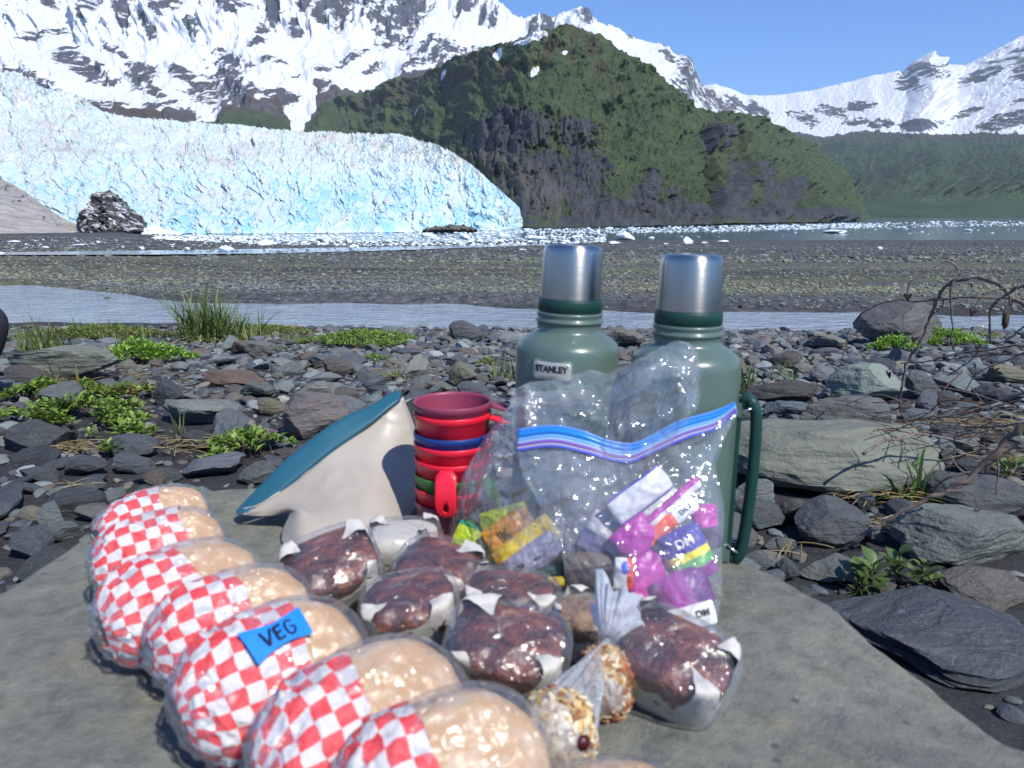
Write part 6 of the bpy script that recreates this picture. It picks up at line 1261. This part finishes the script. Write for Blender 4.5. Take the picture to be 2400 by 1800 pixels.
packet('lime green sachet topmost in the thin bag', 1182, 1212, .90, .062, .026, 16, lambda u, v: (.42, .5, .03) if u > -.4 else (.3, .38, .02), .006, group=YG, cat='sachet', name='sachet')
packet('lime sachet with a dark green edge, leftmost in the thin bag', 1103, 1270, .90, .046, .045, -22, lambda u, v: (.0, .22, .12) if (v > .75 or u > .8) else (.36, .48, .03), .008, group=YG, cat='sachet', name='sachet')
packet('orange sachet with a dark letter, in the middle of the thin bag', 1196, 1245, .885, .065, .038, 33, lambda u, v: (.6, .26, .025) if v > -.8 else (.03, .14, .1), .008, group=YG, cat='sachet', name='sachet', texts=[('K', -.2, 0, .02, 0, M_black)])
packet('bright yellow sachet lying diagonally in the thin bag', 1235, 1278, .865, .085, .036, 38, lambda u, v: (.78, .56, .02) if u > -.8 else (.65, .3, .02), .012, group=YG, cat='sachet', name='sachet')
packet('lavender sachet with dark spots below the bright yellow one', 1250, 1306, .85, .072, .034, 35, lambda u, v: (.05, .04, .1) if ((u + .6) ** 2 + v ** 2 < .06 or (u - .1) ** 2 + (v + .2) ** 2 < .02) else (.34, .33, .48), .010, group=YG, cat='sachet', name='sachet')
packet('dark green sachet at the very bottom of the thin bag', 1275, 1345, .845, .06, .02, 12, lambda u, v: (.01, .07, .03), .008, group=YG, cat='sachet', name='sachet')
packet('green foil corner in front of the zip bag, behind the tan cake', 1385, 1415, .765, .05, .022, -18, lambda u, v: (.04, .22, .05), .006, name='green_wrapper', cat='wrapper')

# ---------------------------------------------------------------- thin produce bag
PB = [[(1150, 998, .925), (1110, 1060, .93), (1075, 1130, .935), (1050, 1200, .945), (1038, 1255, .955)], [(1211, 931, .898), (1188, 1010, .89), (1150, 1110, .89), (1125, 1210, .892), (1112, 1300, .895)],
      [(1304, 914, .892), (1290, 1000, .87), (1262, 1110, .86), (1225, 1225, .848), (1190, 1352, .835)], [(1405, 907, .885), (1392, 1000, .86), (1352, 1115, .845), (1305, 1235, .83), (1270, 1372, .815)],
      [(1485, 867, .848), (1482, 975, .84), (1445, 1100, .835), (1385, 1210, .83), (1335, 1362, .825)], [(1582, 829, .842), (1572, 945, .835), (1525, 1050, .835), (1455, 1150, .84), (1390, 1290, .86)],
      [(1634, 862, .84), (1632, 925, .84), (1592, 1005, .845), (1515, 1090, .85), (1440, 1200, .88)]]
root = empty('produce_bag', A(1190, 1352, .835).tolist()); rl = np.array(root.location[:])
Pf = sheet(PB, 150, 120, .010, 9, 3); grid_obj('front_film', Pf - rl, [M_bag], root)
Pb = sheet(PB, 110, 90, .012, 11, 8, dY=.012); Pb[..., 1] += .03 * np.linspace(0, 1, 90)[None] ** .6 * (np.sin(np.linspace(0, np.pi, 110)) ** .5)[:, None]; grid_obj('back_film', Pb - rl, [M_bag], root)
# crumpled crest of the bag
cr = catmull([A(a, b, c) for a, b, c in [(1190, 945, .90), (1250, 925, .895), (1310, 925, .885), (1370, 915, .88), (1430, 915, .865), (1490, 885, .845), (1550, 855, .838), (1605, 850, .835), (1628, 890, .835), (1600, 960, .84)]], 120)
th = np.linspace(0, 2 * np.pi, 48, endpoint=False); Pc = cr[:, None] + (np.stack([0 * th, np.cos(th) * .012, np.sin(th) * .02], -1))[None] * (np.sin(np.linspace(.15, 3.0, 120)) ** .5)[:, None, None]
Pc += (.007 * np.stack([ridged(Pc[..., 0] * 28, Pc[..., 1] * 40, Pc[..., 2] * 28, 4, .6), fbm(Pc[..., 0] * 35, Pc[..., 1] * 35, Pc[..., 2] * 35, 3), ridged(Pc[..., 0] * 24 + 5, Pc[..., 1] * 30, Pc[..., 2] * 24, 4, .6)], -1)); grid_obj('crumpled_top', Pc - rl, [M_bag], root, wrap_v=True)
tag(root, 'thin clear crumpled plastic bag of yellow and green sachets beside the red cups', 'plastic bag')

# ---------------------------------------------------------------- zip bag
ZB = [[(1211, 1057, .86), (1226, 1115, .85), (1268, 1190, .825), (1312, 1290, .79), (1330, 1390, .775)], [(1295, 1047, .85), (1310, 1120, .825), (1345, 1200, .795), (1370, 1310, .765), (1388, 1415, .75)],
      [(1380, 1064, .84), (1400, 1140, .81), (1420, 1220, .775), (1440, 1330, .745), (1455, 1445, .733)], [(1464, 1083, .84), (1480, 1150, .80), (1500, 1230, .765), (1515, 1340, .735), (1530, 1468, .718)],
      [(1560, 1048, .845), (1575, 1130, .80), (1592, 1230, .765), (1602, 1350, .73), (1605, 1480, .715)], [(1724, 962, .85), (1672, 1080, .82), (1690, 1190, .79), (1682, 1330, .75), (1672, 1474, .722)]]
root = empty('zip_bag', G(1500, 1440, 0).tolist()); rl = np.array(root.location[:])
Pf = sheet(ZB, 140, 120, .006, 8, 5); grid_obj('front_film', Pf - rl, [M_zip], root)
Pb = sheet(ZB, 110, 90, .007, 9, 12, dY=.006); tt = np.linspace(0, 1, 90)[None]; Pb[..., 1] += .055 * np.sin(np.pi * np.clip(tt * .62, 0, 1)) * (np.sin(np.linspace(.05, np.pi - .05, 110)) ** .5)[:, None]; Pb[..., 2] = np.maximum(Pb[..., 2], rock_top(Pb[..., 0], Pb[..., 1]) + .002); grid_obj('back_film', Pb - rl, [M_zip], root)
zt_ = [(1215, 1005), (1295, 996), (1359, 1007), (1422, 1030), (1477, 1038), (1519, 1024), (1590, 986), (1675, 962), (1722, 942)]; zb_ = [(1211, 1057), (1295, 1047), (1380, 1064), (1440, 1080), (1480, 1082), (1527, 1062), (1612, 1026), (1680, 1003), (1727, 962)]
yz = [.862, .85, .842, .84, .84, .842, .846, .848, .85]
a1_ = catmull(A([a for a, b in zt_], [b for a, b in zt_], np.array(yz) + .006), 120); b1_ = catmull(A([a for a, b in zb_], [b for a, b in zb_], np.array(yz) - .004), 120)
def zmat(name, c, al): 
    t = NT(name, .3, .5); t.col(c); tr = t.n('ShaderNodeBsdfTransparent'); m = t.n('ShaderNodeMixShader'); m.inputs[0].default_value = al; t.l(tr.outputs[0], m.inputs[1]); t.l(t.b.outputs[0], m.inputs[2]); t.l(m.outputs[0], t.o.inputs[0]); return t.m
bandsz = [(0, .12, (.10, .30, .75), .75), (.12, .42, (.02, .22, .72), .93), (.42, .58, (.16, .42, .78), .8), (.58, .68, (.42, .58, .82), .7), (.68, .78, (.25, .12, .5), .9), (.78, .93, (.6, .55, .72), .6), (.93, 1.0, (.10, .12, .65), .9)]
zs = empty('h'); D.objects.remove(zs); zo = None
for k, (q0, q1, c, al) in enumerate(bandsz):
    rows = []
    for q in np.linspace(q0, q1, 4):
        bulge = .0016 if k in (1, 4, 6) else 0.0; rows.append(a1_ * (1 - q) + b1_ * q + np.array([0, -bulge - .0006, 0]) * math.sin(math.pi * (q - q0) / (q1 - q0) + .2))
    o = grid_obj('zip_strip' if k == 0 else 'zip_ridge', np.stack(rows, 1) - rl * (1 if k == 0 else 1), [zmat('zip band', c, al)], root if k == 0 else zo)
    if k == 0: zo = o
    m = o.modifiers.new('thick', 'SOLIDIFY'); m.thickness = .0008
tag(root, 'clear zip bag with a blue and purple zip strip, full of magenta packets', 'zip bag')

# ================================================================ AIR
v_, f_ = box(0, 2640, 0, 13600, 6100, 2); top_ = max((o.matrix_world @ Vector(c)).z for o in S.objects if o.type == 'MESH' and o.name in ('snow_mountain', 'far_mountain', 'green_headland') for c in o.bound_box) + 20; v_[:, 2] = np.where(v_[:, 2] > 0, top_, -5.6)
hm = D.materials.new('thin air haze'); hm.use_nodes = True; ht = hm.node_tree; ht.nodes.clear(); ho = ht.nodes.new('ShaderNodeOutputMaterial'); hv = ht.nodes.new('ShaderNodeVolumePrincipled')
hv.inputs['Color'].default_value = (.72, .82, 1, 1); hv.inputs['Density'].default_value = .00009; hv.inputs['Anisotropy'].default_value = 0.0; ht.links.new(hv.outputs[0], ho.inputs['Volume'])
hb = MB(); hb.add(v_, f_); tag(hb.obj('haze', [hm], smooth=False), kind='stuff')
